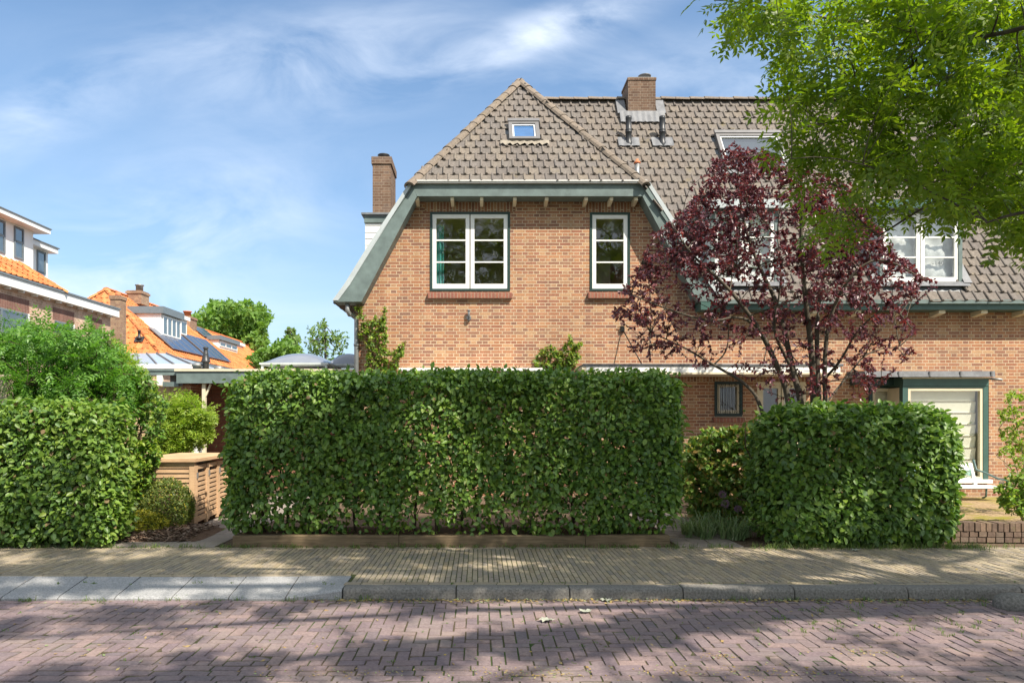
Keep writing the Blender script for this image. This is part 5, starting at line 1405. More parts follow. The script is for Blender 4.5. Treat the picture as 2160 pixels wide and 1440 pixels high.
# ---- purple plum
PLUM = [(1500, 335), (1545, 300), (1600, 322), (1660, 345), (1720, 352), (1790, 385), (1830, 440), (1880, 520), (1930, 565), (1985, 600), (1900, 640), (1945, 715), (1925, 765), (1850, 770), (1870, 830), (1800, 850), (1690, 850), (1600, 840), (1545, 790), (1450, 775), (1370, 770), (1315, 745), (1335, 700), (1285, 665), (1310, 600), (1345, 560), (1375, 490), (1440, 445), (1480, 395)]
def plum():
    q = np.random.default_rng(21); Y = 10.3; b = Vector((X_(1708, Y), Y, 0))
    o = empty('plum_tree', tuple(b), 'multi-stemmed purple-leaved plum tree behind the shorter hedge', 'tree')
    A = lambda x, y, d=0: at(x, y, Y + d)
    limbs = [([b + Vector((-.1, 0, 0)), A(1695, 860), A(1672, 780, .1), A(1655, 700, .2), A(1640, 640, .3), A(1600, 560, .5), A(1570, 480, .6), A(1555, 380, .6), A(1560, 320, .6)], .055, .008),
             ([b + Vector((-.25, -.05, 0)), A(1668, 850, -.1), A(1640, 770, -.2), A(1600, 690, -.4), A(1570, 650, -.5), A(1530, 600, -.6), A(1460, 540, -.7), A(1420, 480, -.7)], .05, .008),
             ([b + Vector((-.35, 0, 0)), A(1608, 850, .1), A(1570, 805, .2), A(1505, 770, .4), A(1440, 730, .5), A(1370, 700, .6)], .036, .007),
             ([b + Vector((.02, .03, 0)), A(1718, 855), A(1712, 740), A(1700, 640, -.1), A(1690, 540, -.3), A(1690, 440, -.4), A(1700, 370, -.4)], .06, .008),
             ([b + Vector((.15, -.03, 0)), A(1728, 855, .1), A(1722, 720, .2), A(1726, 640, .3), A(1745, 540, .5), A(1775, 450, .6), A(1790, 400, .6)], .05, .008),
             ([b + Vector((.2, .05, 0)), A(1742, 855, -.1), A(1738, 760, -.2), A(1750, 660, -.3), A(1800, 570, -.5), A(1860, 540, -.6), A(1950, 590, -.7)], .042, .007),
             ([A(1672, 780, .1), A(1650, 740, 0), A(1628, 690, -.2), A(1650, 600, -.3), A(1640, 500, -.4)], .03, .006),
             ([A(1600, 690, -.4), A(1560, 665, -.5), A(1500, 680, -.6), A(1400, 650, -.7), A(1330, 620, -.7)], .024, .006),
             ([A(1738, 800), A(1775, 760, -.3), A(1810, 690, -.5), A(1880, 640, -.6), A(1930, 700, -.6)], .022, .005),
             ([A(1742, 850), A(1790, 790, .2), A(1830, 740, .3), A(1900, 730, .4)], .02, .005),
             ([A(1505, 770, .4), A(1535, 740, .3), A(1537, 690, .3)], .016, .005)]
    limbs = [(smooth(p), r0, r1) for p, r0, r1 in limbs]
    mb = MB()
    for p, r0, r1 in limbs: mb.tube(p, list(np.linspace(r0, r1, len(p))), 8)
    S, _ = skel(limbs); bm = MB()
    t1 = sample_px(PLUM, 110, q, Y, 1.2, lambda x, y: np.where(y > 640, .55, 1.0)); B1 = grow(bm, S, t1, .010, .004, q, .15, 5, 8)
    S2 = np.concatenate([S[S[:, 2] > 2.2], B1.reshape(-1, 3)])
    t2 = sample_px(PLUM, 1720, q, Y, 1.35, lambda x, y: np.where(y > 690, .22, np.where(y > 580, .48, 1.0)) * np.where((x > 1560) & (x < 1700) & (y > 420) & (y < 620), .55, 1))
    B2 = grow(bm, S2, t2, .0045, .002, q, .10, 4, 6, maxlen=.75)
    mb.build('trunk', M_bark, o)
    P, T = twig_leaves(B2, 17, q, .25); n = len(P)
    D = T * .5 + q.normal(0, .6, (n, 3)) + np.array([0, 0, -.25]); N = np.array([0, 0, .8]) + q.normal(0, .6, (n, 3))
    L = q.uniform(.040, .072, n); g = Geo(); g.add(leaf_geo(P, D, N, L, L * .58, False, .2)); g.add(twig_geo(bm), 1); g.build('crown', [M_plum, M_bark], o)
plum()

def compound(P, D, q, npair=6, rach=(.18, .28), leaf=(.040, .058), ratio=.34, droop=.35, up=.8):
    """pinnate leaves: rachis from P along D, leaflets in pairs; returns leaflet geometry"""
    n = len(P); D = unit(D + np.array([0, 0, -droop])); N = unit(np.array([0, 0, up]) + q.normal(0, .35, (n, 3))); S = unit(np.cross(D, N)); N = np.cross(S, D)
    Lr = q.uniform(*rach, n)
    s = np.concatenate([np.repeat(np.linspace(.22, .96, npair), 2), [1.0]]); side = np.concatenate([np.tile([1, -1], npair), [0]])
    k = len(s)
    base = P[:, None] + D[:, None] * (Lr[:, None] * s)[..., None] - N[:, None] * (Lr[:, None] * .18 * s ** 2)[..., None] * 1.0
    ax = D[:, None] * np.where(side == 0, 1.0, .55)[None, :, None] + S[:, None] * side[None, :, None] * .85 + q.normal(0, .12, (n, k, 3)) + np.array([0, 0, -.12])
    nn = np.broadcast_to(N[:, None], ax.shape) + q.normal(0, .18, ax.shape)
    l = q.uniform(*leaf, (n, k)) * (1 - .25 * np.abs(s - .55))
    return leaf_geo(base.reshape(-1, 3), ax.reshape(-1, 3), nn.reshape(-1, 3), l.ravel(), l.ravel() * ratio, True, .12)

# ---- street tree: hangs into the top right of the photo and shades the street
CROWN = [(1492, -40), (1500, 5), (1530, 70), (1565, 88), (1605, 72), (1650, 110), (1640, 150), (1632, 190), (1655, 225), (1640, 280), (1612, 300), (1650, 350), (1690, 385), (1760, 400), (1735, 440), (1672, 455), (1690, 500), (1745, 530), (1800, 505), (1850, 455), (1905, 480), (1960, 470), (2005, 505), (2060, 478), (2105, 520), (2200, 560), (2200, -40)]
def sunny(P):
    t = (P[:, 2] + .1) / .46; G = np.stack([P[:, 0] - .27 * t, (P[:, 1] + .30 * t) * 1.25, np.zeros(len(P))], 1); yy = G[:, 1] / 1.25
    v = wob(G, 5.2, 19) + .45 * wob(G, 9.5, 16)
    th = np.where(yy < 6.3, .20, np.where(yy < 8.0, -.14, np.where(yy < 9, -.38, -.34)))     # more open over the road
    keep = v - th
    def land(Y): u = (Y - P[:, 1]) / .30; return P[:, 0] - .27 * u, P[:, 2] - .46 * u
    lz = land(13.6)[1]; keep = np.where(lz > .0, -1, keep)
    lx, lz = land(9.4); keep = np.where((lz > -.2) & (lx < -2.7), -1, keep)
    lx, lz = land(8.1); keep = np.where((lz > 0) & (lx < -3.5), v - .25, keep)
    lx, lz = land(10.3); keep = np.where((lz > 1.7) & (lx > 1) & (lx < 7), v - .35, keep)
    lx, lz = land(5.9); keep = np.where((lz > 2.4) & (lz < 5.6) & (lx > 1.5) & (lx < 5.2), v - .30, keep)
    return keep

CROWN = [(x, y - (45 if y > 320 and x > 1850 else (12 if y > 320 else 0))) for x, y in CROWN]
def street_tree():
    q = np.random.default_rng(33); b = Vector((6.3, 4.2, ROADZ))
    o = empty('street_tree', tuple(b), 'big pinnate-leaved street tree hanging green branches into the upper right', 'tree')
    fork = Vector((6.1, 4.0, 2.9)); limbs = [([b, b + Vector((-.03, 0, 1.4)), fork], .20, .15)]
    A = lambda x, y, d: at(x, y, d)
    heads = [(-2.6, .8, 8.2), (-1.2, 2.4, 7.6), (0.6, -1.4, 9.4), (2.0, 2.8, 8.4), (3.4, .2, 10.2), (5.2, -2.4, 9.6), (7.5, 1.0, 10.4), (9.8, -.4, 8.6), (10.2, 3.4, 7.4), (1.2, 4.2, 7.4), (7.8, 5.0, 7.6), (-.6, -2.8, 8.6)]
    for hx in heads:
        h = Vector(hx); m1 = fork.lerp(h, .35) + Vector((0, 0, .8)); m2 = fork.lerp(h, .7) + Vector((q.uniform(-.3, .3), q.uniform(-.3, .3), .5)); limbs.append(([fork, m1, m2, h], .085, .014))
    for pts in ([(2230, 40, 5.3), (2100, 75, 5.5), (2010, 85, 5.7), (1900, 150, 5.9), (1790, 260, 6.1)], [(2230, 330, 5.6), (2120, 350, 5.7), (2010, 405, 5.9), (1960, 430, 6.0), (1850, 500, 6.2)], [(2230, 230, 6.6), (2070, 255, 6.6), (1930, 330, 6.7), (1800, 300, 6.8), (1720, 350, 6.9)],
                [(2010, 85, 5.7), (1880, 60, 5.9), (1760, 40, 6.0), (1600, 20, 6.1)], [(2230, 440, 5.1), (2140, 450, 5.2), (2080, 470, 5.3)], [(2230, 140, 6.2), (2060, 170, 6.3), (1850, 190, 6.4), (1720, 150, 6.5)]):
        limbs.append((smooth([fork + Vector((-.3, .2, .2)), A(2330, pts[0][1] + 30, pts[0][2] - .2)] + [A(*p) for p in pts], 2), .026, .006) if pts[0][0] > 2200 else (smooth([A(*p) for p in pts]), .018, .006))
    mb = MB()
    for p, r0, r1 in limbs: p = smooth(p, 1); mb.tube(p, list(np.linspace(r0, r1, len(p))), 8)
    mb.build('trunk', M_bark2, o)
    S, _ = skel(limbs); bm = MB()
    # tips that show in the photo
    v1 = sample_px(CROWN, 60, q, 5.9, 1.0); Bv = grow(bm, S, v1, .008, .003, q, .10, 5, 8)
    Sv = np.concatenate([S, Bv.reshape(-1, 3)])
    dens = lambda x, y: np.clip(.42 + .0013 * (x - 1500) + .25 * np.sin(x * .021 + y * .013) * np.sin(y * .027 - x * .008), .12, 1) * np.where((y > 380) & (x < 1900), .55, 1)
    tv = sample_px(CROWN, 370, q, 5.9, 1.15, dens); Bt = grow(bm, Sv, tv, .004, .0018, q, .06, 4, 6, maxlen=.8)
    # the rest of the crown, over and behind the eye
    def shell(n):
        out = []
        while len(out) < n:
            P = q.uniform(-1, 1, (6000, 3)); r = np.linalg.norm(P, axis=1); P = P[(r < 1) & (r > .25)]
            W = P * np.array([7.4, 5.4, 3.1]) + np.array([3.6, .9, 8.0]) ; W[:, 2] += .10 * (W[:, 0] - 3.6) * .0
            def land(yy): t = (yy - W[:, 1]) / .30; return W[:, 0] - .27 * t, W[:, 2] - .46 * t      # where this bit of crown throws its shade
            rr = q.uniform(size=len(W)); ok0 = land(13.5)[1] < .0
            lx, lz = land(10.3); ok0 &= ~((lz > 1.5) & (rr < .85))
            lx, lz = land(9.4); ok0 &= ~((lz > -.2) & (lx < -2.8) & (rr < .93))
            lx, lz = land(8.1); ok0 &= ~((lz > .0) & (lx < -3.4) & (rr < .55)); ok0 &= ~((lz > 1.5) & (rr < .45))
            W = W[ok0]
            x, y = proj(W); ok = (W[:, 1] < .25) | (x < -60) | (x > 2230) | (y < -170) ; ok &= wob(W, 1.35, 5) > -.75; ok &= sunny(W) > -.1
            out += list(W[ok])
        return np.array(out[:n])
    c1 = shell(170); Bc = grow(bm, S, c1, .012, .004, q, .12, 4, 7); Sc = np.concatenate([S, Bc.reshape(-1, 3)])
    tc = shell(TREE_N); Bs = grow(None, Sc, tc, .004, .002, q, .06, 4, 5, maxlen=.9)
    g = Geo()
    P, T = twig_leaves(Bt, 8, q, .3); x, y = proj(P); D = T * .6 + unit(q.normal(size=T.shape)) * .8
    g.add(compound(P, D, q, 5, (.20, .30), (.058, .082), .40, .35))
    P, T = twig_leaves(Bs, 8, q, .2); x, y = proj(P); k = (P[:, 1] < .25) | (x < -40) | (x > 2190) | (y < -60); P, T = P[k], T[k]
    # openings in the crown: where the sun comes through, patches about half a metre wide
    k = sunny(P) > q.normal(0, .02, len(P)); P, T = P[k], T[k]; D = T * .6 + unit(q.normal(size=T.shape)) * .8
    g.add(compound(P, D, q, 4, (.20, .32), (.080, .12), .45, .3))
    g.add(twig_geo(bm), 1); g.build('crown', [M_ash, M_bark2], o)
TREE_N = 2500
street_tree()

# ---- vines and shrubs on the left
def vine_mass(name, label, cat, poly, Y, dY, ntips, per, matl, pin, seed, stems, leaf=(.05, .075), twl=.55, compoundkw=None, dens=None, mats2=None, bark=None, base=None):
    q = np.random.default_rng(seed); cx = np.mean([p[0] for p in poly]); o = empty(name, base or (X_(cx, Y), Y, 0), label, cat)
    mb = MB()
    for p, r0, r1 in stems: p = smooth(p); mb.tube(p, list(np.linspace(r0, r1, len(p))), 6)
    S, _ = skel([(smooth(p), a, c) for p, a, c in stems]); t1 = sample_px(poly, max(8, ntips // 10), q, Y, dY, dens); B1 = grow(mb, S, t1, .007, .003, q, .15, 4, 7)
    S2 = np.concatenate([S, B1.reshape(-1, 3)]); t2 = sample_px(poly, ntips, q, Y, dY, dens); B2 = grow(mb, S2, t2, .003, .0015, q, .12, 4, 6, maxlen=twl)
    mb.build('stems', bark or M_twig, o)
    P, T = twig_leaves(B2, per, q, .2); n = len(P); D = T * .5 + unit(q.normal(size=T.shape)) * .8; g = Geo()
    kw = dict(npair=4, rach=(.13, .22), leaf=(.04, .06), ratio=.38, droop=.45); kw.update(compoundkw or {})
    if pin: g.add(compound(P, D, q, **kw))
    else:
        L = q.uniform(leaf[0], leaf[1], n); N = np.array([0, -.35, .7]) + q.normal(0, .5, (n, 3))
        kind = (q.uniform(size=n) < .25) if mats2 is not None else np.zeros(n, bool)
        g.add(leaf_geo(P[~kind], D[~kind] + np.array([0, 0, -.25]), N[~kind], L[~kind], L[~kind] * .6, False, .15), 0)
        if kind.any(): g.add(leaf_geo(P[kind], D[kind] + np.array([0, 0, -.25]), N[kind], L[kind], L[kind] * .6, False, .15), 1)
    g.build('foliage', [matl] + ([mats2] if mats2 is not None else []), o)
    return o
Yv = 9.55
VA = lambda x, y, d=0: at(x, y, Yv + d)
vine_mass('wisteria', 'large dark green wisteria mounding over the left fence above the clipped hedge', 'vine',
    [(-120, 690), (0, 685), (60, 672), (120, 690), (200, 690), (235, 705), (262, 760), (290, 800), (280, 850), (250, 900), (-120, 880)], Yv, .75, 900, 7, M_wist, True, 41,
    [([VA(40, 1140, .1), VA(60, 950, .1), VA(90, 820), VA(140, 740), VA(230, 720)], .03, .008), ([VA(40, 1140, .1), VA(20, 900), VA(-40, 760), VA(-90, 700)], .025, .008), ([VA(260, 1100, .2), VA(245, 950, .2), VA(200, 830, .1), VA(120, 790)], .025, .008)],
    compoundkw=dict(npair=5, rach=(.16, .26), leaf=(.048, .07)))
vine_mass('climber', 'dark ivy-like climber hanging beside the left hedge above the dwarf shrubs', 'vine',
    [(235, 800), (280, 770), (330, 800), (352, 850), (345, 930), (330, 1000), (300, 1040), (262, 1060), (255, 950), (240, 870)], 9.5, .30, 330, 10, M_hedge, False, 42,
    [([at(275, 1120, 9.6), at(285, 1000, 9.6), at(300, 900, 9.55), at(290, 810, 9.5)], .02, .006)], mats2=M_wist, leaf=(.045, .07))
vine_mass('climber', 'yellow-green leaved climber spilling from the wisteria down the hedge end', 'vine',
    [(215, 720), (262, 735), (300, 790), (330, 830), (300, 850), (275, 830), (240, 790)], 9.9, .3, 150, 8, M_lime, True, 43,
    [([at(290, 1120, 9.9), at(280, 900, 9.9), at(270, 800, 9.9), at(245, 740, 9.9)], .018, .006)], compoundkw=dict(npair=4, rach=(.12, .2), leaf=(.035, .055)))
vine_mass('wisteria', 'sunlit lime-green wisteria reaching past the garage post above the bin store', 'vine',
    [(330, 850), (370, 842), (395, 830), (415, 855), (445, 862), (452, 875), (430, 900), (445, 905), (430, 925), (400, 930), (385, 950), (345, 950), (325, 900)], 12.2, .40, 480, 9, M_lime, True, 44,
    [([at(375, 1010, 12.4), at(385, 960, 12.4), at(380, 900, 12.3), at(400, 870, 12.2), at(435, 872, 12.1)], .03, .006), ([at(375, 1010, 12.4), at(360, 920, 12.3), at(345, 870, 12.2)], .02, .006)], compoundkw=dict(npair=4, rach=(.13, .22), leaf=(.045, .065)))
vine_mass('climber', 'bright green strip of climber between the clipped hedge and the dwarf shrubs', 'vine',
    [(278, 930), (330, 920), (345, 960), (320, 1010), (305, 1050), (285, 1060), (275, 990)], 9.35, .2, 130, 10, M_lime, False, 45,
    [([at(290, 1120, 9.35), at(300, 1000, 9.35), at(310, 930, 9.35)], .012, .004)], leaf=(.04, .065), mats2=M_wist)

def mound(name, label, c, h, n, mats, seed, leaf=(.022, .038), split=None, cat='shrub'):
    q = np.random.default_rng(seed); o = empty(name, (c[0], c[1], 0), label, cat)
    u = unit(q.normal(size=(n, 3))); r = q.uniform(.55, 1, n) ** .4; P = u * r[:, None]; P = P * (1 + .14 * wob(u * 1.0, 5, seed)[:, None]) * np.array(h) + np.array(c)
    k = P[:, 2] > .01; P, u = P[k], u[k]; n = len(P); D = u * .6 + q.normal(0, .5, (n, 3)) + np.array([0, 0, .3]); N = u + q.normal(0, .5, (n, 3)); L = q.uniform(*leaf, n)
    kind = np.zeros(n, int) if split is None else (split(P, q)).astype(int); g = Geo()
    for i in (0, 1):
        if (kind == i).any(): g.add(leaf_geo(P[kind == i], D[kind == i], N[kind == i], L[kind == i], L[kind == i] * .6, True, .1), i)
    g.build('foliage', mats, o)
    mb = MB()
    for _ in range(26):
        t = unit(q.normal(size=3)[None])[0] * np.array(h) * .85 + np.array(c); t[2] = max(t[2], .1); mb.tube([(c[0] + q.uniform(-.06, .06), c[1] + q.uniform(-.06, .06), 0), tuple((np.array(c) * np.array([1, 1, .6]) + t) / 2), tuple(t)], [.009, .006, .003], 4)
    mb.build('stem', M_twig, o)
mound('dwarf_shrub', 'rounded olive-green dwarf shrub at the corner of the bin store', (X_(352, 9.35), 9.35, .32), (.36, .30, .36), 9000, [M_dwarf, M_yell], 51, split=lambda P, q: q.uniform(size=len(P)) < .08)
mound('dwarf_shrub', 'low bright yellow dwarf shrub on the bark mulch', (X_(308, 9.1), 9.1, .12), (.27, .22, .20), 5600, [M_yell, M_dwarf], 52, split=lambda P, q: q.uniform(size=len(P)) < .2)

# ---- plants between the two hedges
def laurel():
    Y = 9.9
    return vine_mass('laurel_shrub', 'bushy shrub with bronze-tipped pointed leaves between the two hedges', 'shrub',
      [(1440, 960), (1450, 925), (1500, 905), (1545, 900), (1590, 905), (1610, 960), (1600, 1120), (1520, 1120), (1450, 1085), (1440, 1010)], Y, .35, 800, 13, M_phot, False, 61,
      [([at(1530, 1130, Y), at(1525, 1020, Y), at(1530, 930, Y)], .016, .006), ([at(1500, 1130, Y), at(1480, 1020, Y), at(1470, 950, Y)], .014, .005), ([at(1560, 1130, Y), at(1570, 1020, Y), at(1580, 930, Y)], .014, .005)], leaf=(.06, .10), twl=.4, mats2=M_brown if False else M_hedgel)
laurel()
def blades(name, label, cat, pts, h, per, matl, seed, kind=None, spread=.5, w=.006, loc=None):
    q = np.random.default_rng(seed); V, F = [], []; m = 0
    for (x, y, z, s) in pts:
        for _ in range(per):
            a = q.uniform(0, 6.283); hh = h * s * q.uniform(.45, 1.1); d = np.array([math.cos(a), math.sin(a), 0]); sd = np.array([-d[1], d[0], 0]) * w * q.uniform(.6, 1.3); b = np.array([x, y, z]) + np.r_[q.normal(0, .02 * s + .004, 2), 0]; lean = spread * q.uniform(.2, 1.2)
            P = [b, b + d * hh * lean * .25 + np.array([0, 0, hh * .5]), b + d * hh * lean * .65 + np.array([0, 0, hh * .85]), b + d * hh * lean * 1.1 + np.array([0, 0, hh * (.95 - .35 * lean)])]
            W = [1, .9, .6, .08]
            for p, k in zip(P, W): V += [p - sd * k, p + sd * k]
            for k in range(3): F.append([m + 2 * k, m + 2 * k + 1, m + 2 * k + 3, m + 2 * k + 2])
            m += 8
    o = np_mesh(name, np.array(V), np.array(F), matl, None, loc)
    return tag(o, label, cat, kind=kind)
M_tuft = leaf_mat('tuft_blade', [(.16, .24, .10), (.22, .30, .14), (.12, .20, .08), (.28, .32, .18)], 0.5, .3)
q = np.random.default_rng(71)
tufts = [(q.uniform(X_(1450, 9), X_(1580, 9)), q.uniform(8.75, 9.3), 0, q.uniform(.7, 1.2)) for _ in range(26)]
blades('ornamental_grass', 'arching tuft of grassy leaves at the foot of the bronze-tipped shrub', 'grass clump', tufts, .30, 22, M_tuft, 72, spread=1.1, w=.007, loc=(3.3, 9.0, 0))
def seed_heads():
    for k, (px, py, s) in enumerate(((1524, 1042, 1), (1530, 1062, 1.1), (1557, 1072, .9))):
        Y = 8.95; t = at(px, py, Y); lab = ['upper round mauve allium head on a tall stalk between the hedges', 'lower left round mauve allium head between the hedges', 'right-hand faded allium head beside the shorter hedge'][k]
        o = empty('allium', (t.x + .02, Y, 0), lab, 'flower', 'faded allium flowers between the hedges')
        m = MB(); m.tube([(t.x + .02, Y, 0), (t.x + .01, Y, t.z * .6), tuple(t)], [.005, .004, .004], 5); m.build('stalk', M_grass, o)
        qq = np.random.default_rng(k + 5); n = 220; u = unit(qq.normal(size=(n, 3))); P = np.array(t) + u * .042 * s * qq.uniform(.6, 1, (n, 1)); g = Geo(); g.add(leaf_geo(P, u + qq.normal(0, .3, (n, 3)), qq.normal(size=(n, 3)), .020, .008, True)); g.build('flower_head', M_mauve, o)
M_mauve = leaf_mat('mauve_petal', [(.22, .13, .20), (.28, .18, .26), (.17, .11, .15)], .6, .3, (1, .8, 1))
seed_heads()

# ---- climbing roses on the brick front
def rose(name, label, stems, poly, seed, nt):
    vine_mass(name, label, 'climbing rose', poly, 13.62, .12, nt, 8, M_rose, False, seed, stems, leaf=(.05, .08), twl=.35, mats2=M_lime)
RW = lambda x, y, d=13.66: at(x, y, d)
rose('climbing_rose', 'tall climbing rose on the left corner of the gable wall', [([RW(790, 1060), RW(800, 850), RW(795, 770), RW(770, 690), RW(755, 650)], .014, .004), ([RW(795, 850), RW(815, 740), RW(808, 690), RW(812, 655)], .01, .004), ([RW(800, 850), RW(835, 780), RW(850, 735)], .009, .003)],
     [(748, 645), (765, 640), (775, 680), (800, 660), (808, 640), (820, 660), (815, 700), (822, 740), (855, 720), (852, 750), (835, 785), (770, 790), (775, 740), (760, 710), (748, 680)], 81, 230)
rose('climbing_rose', 'shorter bushy climbing rose left of the white canopy', [([RW(1165, 1060), RW(1165, 850), RW(1170, 780), RW(1200, 720)], .012, .004), ([RW(1160, 800), RW(1145, 750)], .01, .004), ([RW(1175, 790), RW(1215, 740), RW(1225, 715)], .009, .003)],
     [(1125, 770), (1140, 735), (1160, 728), (1180, 745), (1195, 720), (1205, 700), (1215, 730), (1230, 715), (1228, 745), (1210, 775), (1180, 795), (1130, 795)], 82, 190)

# ---- shrub at the right edge
def right_shrub():
    Y = 10.6; A = lambda x, y, d=0: at(x, y, Y + d)
    vine_mass('shrub', 'thin shrub with pale bare twigs and lime leaves at the right edge', 'shrub',
      [(2100, 860), (2125, 820), (2175, 820), (2230, 840), (2230, 1000), (2140, 985), (2110, 920)], Y, .35, 300, 9, M_lime, False, 91,
      [([A(2170, 1085), A(2150, 1000), A(2125, 940), A(2105, 905)], .013, .004), ([A(2165, 1085), A(2160, 960), A(2140, 880), A(2128, 840)], .013, .004), ([A(2170, 1060), A(2135, 985), A(2100, 960)], .010, .003), ([A(2180, 1085), A(2175, 950), A(2180, 850)], .013, .004), ([A(2150, 1000), A(2120, 985), A(2118, 968)], .006, .003)], leaf=(.035, .055), bark=M_pale)
    vine_mass('shrub', 'low broad-leaved shrub leaning over the brick wall at the right edge', 'shrub',
      [(2095, 1020), (2120, 995), (2160, 985), (2230, 1000), (2230, 1120), (2170, 1100), (2140, 1085), (2105, 1060)], 9.6, .35, 190, 9, M_hedgel, False, 92,
      [([at(2170, 1115, 9.6), at(2150, 1080, 9.6), at(2130, 1040, 9.6)], .028, .006), ([at(2180, 1115, 9.6), at(2190, 1050, 9.6), at(2200, 1000, 9.6)], .02, .006)], leaf=(.05, .085), mats2=M_lime, bark=M_post)
right_shrub()

# ---- trees behind
def far_tree(name, label, poly, Y, dY, ntips, per, matl, seed, trunk, leaf, twl, cat='tree', r=(.4, .05)):
    q = np.random.default_rng(seed); o = empty(name, (X_(trunk[0][0], Y), Y, 0), label, cat); mb = MB(); pts = [at(x, y, Y) for x, y in trunk]; pts[0].z = 0
    limbs = [(smooth(pts), r[0], r[1])]
    for t in sample_px(poly, 14, q, Y, dY): i = q.integers(max(1, len(limbs[0][0]) // 4), len(limbs[0][0])); a = limbs[0][0][i]; limbs.append((smooth([a, a.lerp(Vector(t), .5) + Vector((0, 0, .08 * (Vector(t) - a).length)), Vector(t)]), r[0] * .3, r[1] * .5))
    for p, r0, r1 in limbs: mb.tube(p, list(np.linspace(r0, r1, len(p))), 6)
    mb.build('trunk', M_bark2, o); S, _ = skel(limbs)
    # clumps of foliage with gaps between them
    cl = sample_px(poly, ntips // 7, q, Y, dY); t2 = cl[q.integers(0, len(cl), ntips)] + q.normal(0, 1, (ntips, 3)) * twl * np.array([.42, .42, .30]); x, y = proj(t2); t2 = t2[in_poly(x, y, poly)]
    B = grow(None, S, t2, .01, .01, q, .1, 4, 5, maxlen=twl); P, T = twig_leaves(B, per, q, .3); n = len(P); D = T * .4 + unit(q.normal(size=T.shape)); N = np.array([0, -.2, .8]) + q.normal(0, .5, (n, 3)); L = q.uniform(leaf[0], leaf[1], n)
    g = Geo(); g.add(leaf_geo(P, D, N, L, L * .62, True, .15)); g.build('crown', matl, o)
far_tree('oak_tree', 'broad sunlit green tree standing beyond the orange-roofed houses', [(398, 668), (410, 650), (430, 655), (445, 635), (475, 630), (500, 640), (520, 632), (560, 640), (580, 662), (572, 680), (560, 690), (566, 720), (555, 750), (540, 770), (450, 770), (420, 720), (400, 690)], 60, 5, 1500, 10, M_oak, 101, [(505, 880), (500, 760), (495, 690), (490, 650)], (.30, .5), 1.6)
far_tree('slim_tree', 'pale slender tree with feathery crown left of the small birch', [(598, 730), (605, 695), (618, 690), (632, 705), (640, 740), (636, 770), (600, 770)], 42, 1.2, 260, 9, M_oak2, 102, [(620, 880), (619, 740), (617, 695)], (.16, .26), .8, r=(.14, .02))
far_tree('birch_tree', 'thin airy birch with loose leaves just left of the gable wall', [(640, 705), (652, 680), (668, 690), (685, 672), (700, 700), (725, 690), (738, 710), (738, 772), (660, 772), (645, 740)], 22, .9, 210, 9, M_oak2, 103, [(690, 880), (688, 760), (685, 685)], (.08, .13), .7, r=(.06, .012))
far_tree('bush', 'bright green bushy tree rising behind the garage flues', [(520, 772), (515, 755), (540, 745), (560, 730), (575, 735), (585, 715), (605, 712), (625, 725), (640, 745), (640, 772)], 36, 1.6, 420, 9, M_oak, 104, [(580, 880), (580, 780), (585, 735)], (.16, .28), .8, r=(.14, .02))
far_tree('bush', 'small green bush beside the far white flat-roofed block', [(536, 770), (540, 730), (552, 712), (565, 740), (568, 770)], 48, 1.2, 200, 8, M_oak, 105, [(552, 880), (552, 760), (552, 725)], (.2, .32), .9, r=(.12, .02))

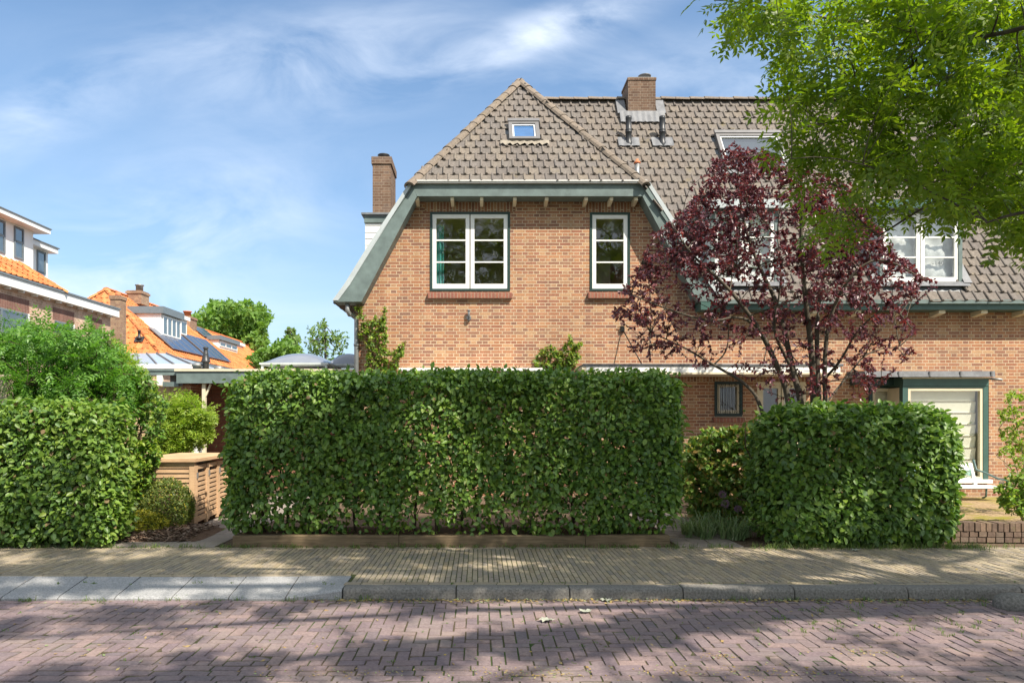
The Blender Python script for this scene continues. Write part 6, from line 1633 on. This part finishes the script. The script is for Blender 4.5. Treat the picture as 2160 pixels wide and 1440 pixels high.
# ================================================================== GROUND LITTER
def litter():
    q = np.random.default_rng(7)
    # grass along the back of the pavement, in gutter and joints
    pts = []
    for _ in range(300): pts.append((q.uniform(-6, 6.2), PB - abs(q.normal(0, .05)) - .01, 0, q.uniform(.4, 1.2)))
    for _ in range(150): x = q.uniform(3.2, 5.8); pts.append((x, PB - abs(q.normal(0, .09)), 0, q.uniform(.6, 1.5)))
    for _ in range(60): pts.append((q.uniform(-6, 5), KY - .02 - abs(q.normal(0, .025)), ROADZ - .005, q.uniform(.4, 1.0)))
    for _ in range(75): pts.append((q.normal(3.1, .75), q.uniform(5.1, 6.15), ROADZ - .005, q.uniform(.3, .8)))
    for _ in range(70): pts.append((q.uniform(-4, 1), q.uniform(4.5, 6.1), ROADZ - .006, q.uniform(.15, .4)))
    for _ in range(40): pts.append((q.uniform(-6, 6), q.uniform(6.4, 6.5), -.004, q.uniform(.15, .4)))
    blades('grass_tufts', 'short weeds and grass in the paving joints', 'weeds', pts, .065, 9, M_grass, 8, kind='stuff', spread=.9, w=.0028)
    # fallen leaves in the gutter and on the road
    P = np.concatenate([np.c_[q.uniform(-1.5, 4.4, 1100), KY - .01 - np.abs(q.normal(0, .055, 1100)), np.full(1100, ROADZ + .006)], np.c_[q.uniform(-5.5, 4.3, 240), q.uniform(4.3, 6.2, 240), np.full(240, ROADZ + .006)], np.c_[q.uniform(-6, 6, 60), q.uniform(6.4, 8.2, 60), np.full(60, .006)],
                        np.c_[q.normal(.25, .25, 260), q.normal(4.42, .06, 260), np.full(260, ROADZ + .004)], np.c_[q.normal(1.75, .4, 260), q.normal(4.45, .07, 260), np.full(260, ROADZ + .004)], np.c_[q.normal(-.85, .3, 120), q.normal(4.43, .05, 120), np.full(120, ROADZ + .004)], np.c_[q.normal(2.6, .09, 90), q.normal(4.85, .04, 90), np.full(90, ROADZ + .004)], np.c_[q.normal(1.62, .06, 70), q.normal(4.75, .03, 70), np.full(70, ROADZ + .004)]])
    n = len(P); a = q.uniform(0, 6.283, n); D = np.c_[np.cos(a), np.sin(a), q.normal(0, .15, n)]; N = np.c_[q.normal(0, .35, n), q.normal(0, .35, n), np.ones(n)]; L = q.uniform(.018, .045, n); L[1400:] *= .55
    g = Geo(); k = q.uniform(size=n) < .3; g.add(leaf_geo(P[~k], D[~k], N[~k], L[~k], L[~k] * .5, True, -.2), 0); g.add(leaf_geo(P[k], D[k], N[k], L[k], L[k] * .5, True, -.2), 1)
    tag(g.build('fallen_leaves', [M_litter, M_litter2]), 'dry fallen leaves scattered along the kerb and road', 'leaf litter', kind='stuff')
    # a few big lobed pale leaves that can be told apart
    for k, (px, py, s, lab) in enumerate(((1152, 1308, .07, 'large pale fallen leaf lying on the road, nearest of the three'), (1235, 1289, .06, 'pale curled fallen leaf on the road right of the largest one'), (1278, 1266, .05, 'pale green fallen leaf in the gutter by the kerb'), (1805, 1160, .06, 'white leaf or scrap of paper lying before the shorter hedge'))):
        z = ROADZ + .01 if k < 3 else .01; Y = (EYE - z) * FPX / (py - CY); x = X_(px, Y); m = MB(); nlob = 9; b = m.vert((x, Y, z + .004)); r = random.Random(k)
        ring = []
        for i in range(2 * nlob): t = math.pi * 2 * i / (2 * nlob); rr = s * (1 if i % 2 == 0 else .62) * r.uniform(.85, 1.1); ring.append(m.vert((x + rr * math.cos(t), Y + rr * math.sin(t) * .9, z + r.uniform(.0, .022))))
        for i in range(2 * nlob): m.face((b, ring[i], ring[(i + 1) % (2 * nlob)]))
        tag(m.build('fallen_leaf', M_paleleaf, None, (x, Y, z)), lab, 'leaf', 'large fallen leaves on the street')
M_litter = leaf_mat('litter_leaf', [(.36, .26, .10), (.28, .18, .08), (.42, .34, .14), (.22, .14, .07), (.44, .32, .06)], .7, .15, (1, .9, .6))
M_litter2 = leaf_mat('green_litter', [(.20, .26, .10), (.30, .34, .18), (.16, .20, .09)], .6, .15, (1, 1, .6))
M_paleleaf = plain('pale_dry_leaf', (.30, .31, .25), .7, var=.2, scale=30)
litter()
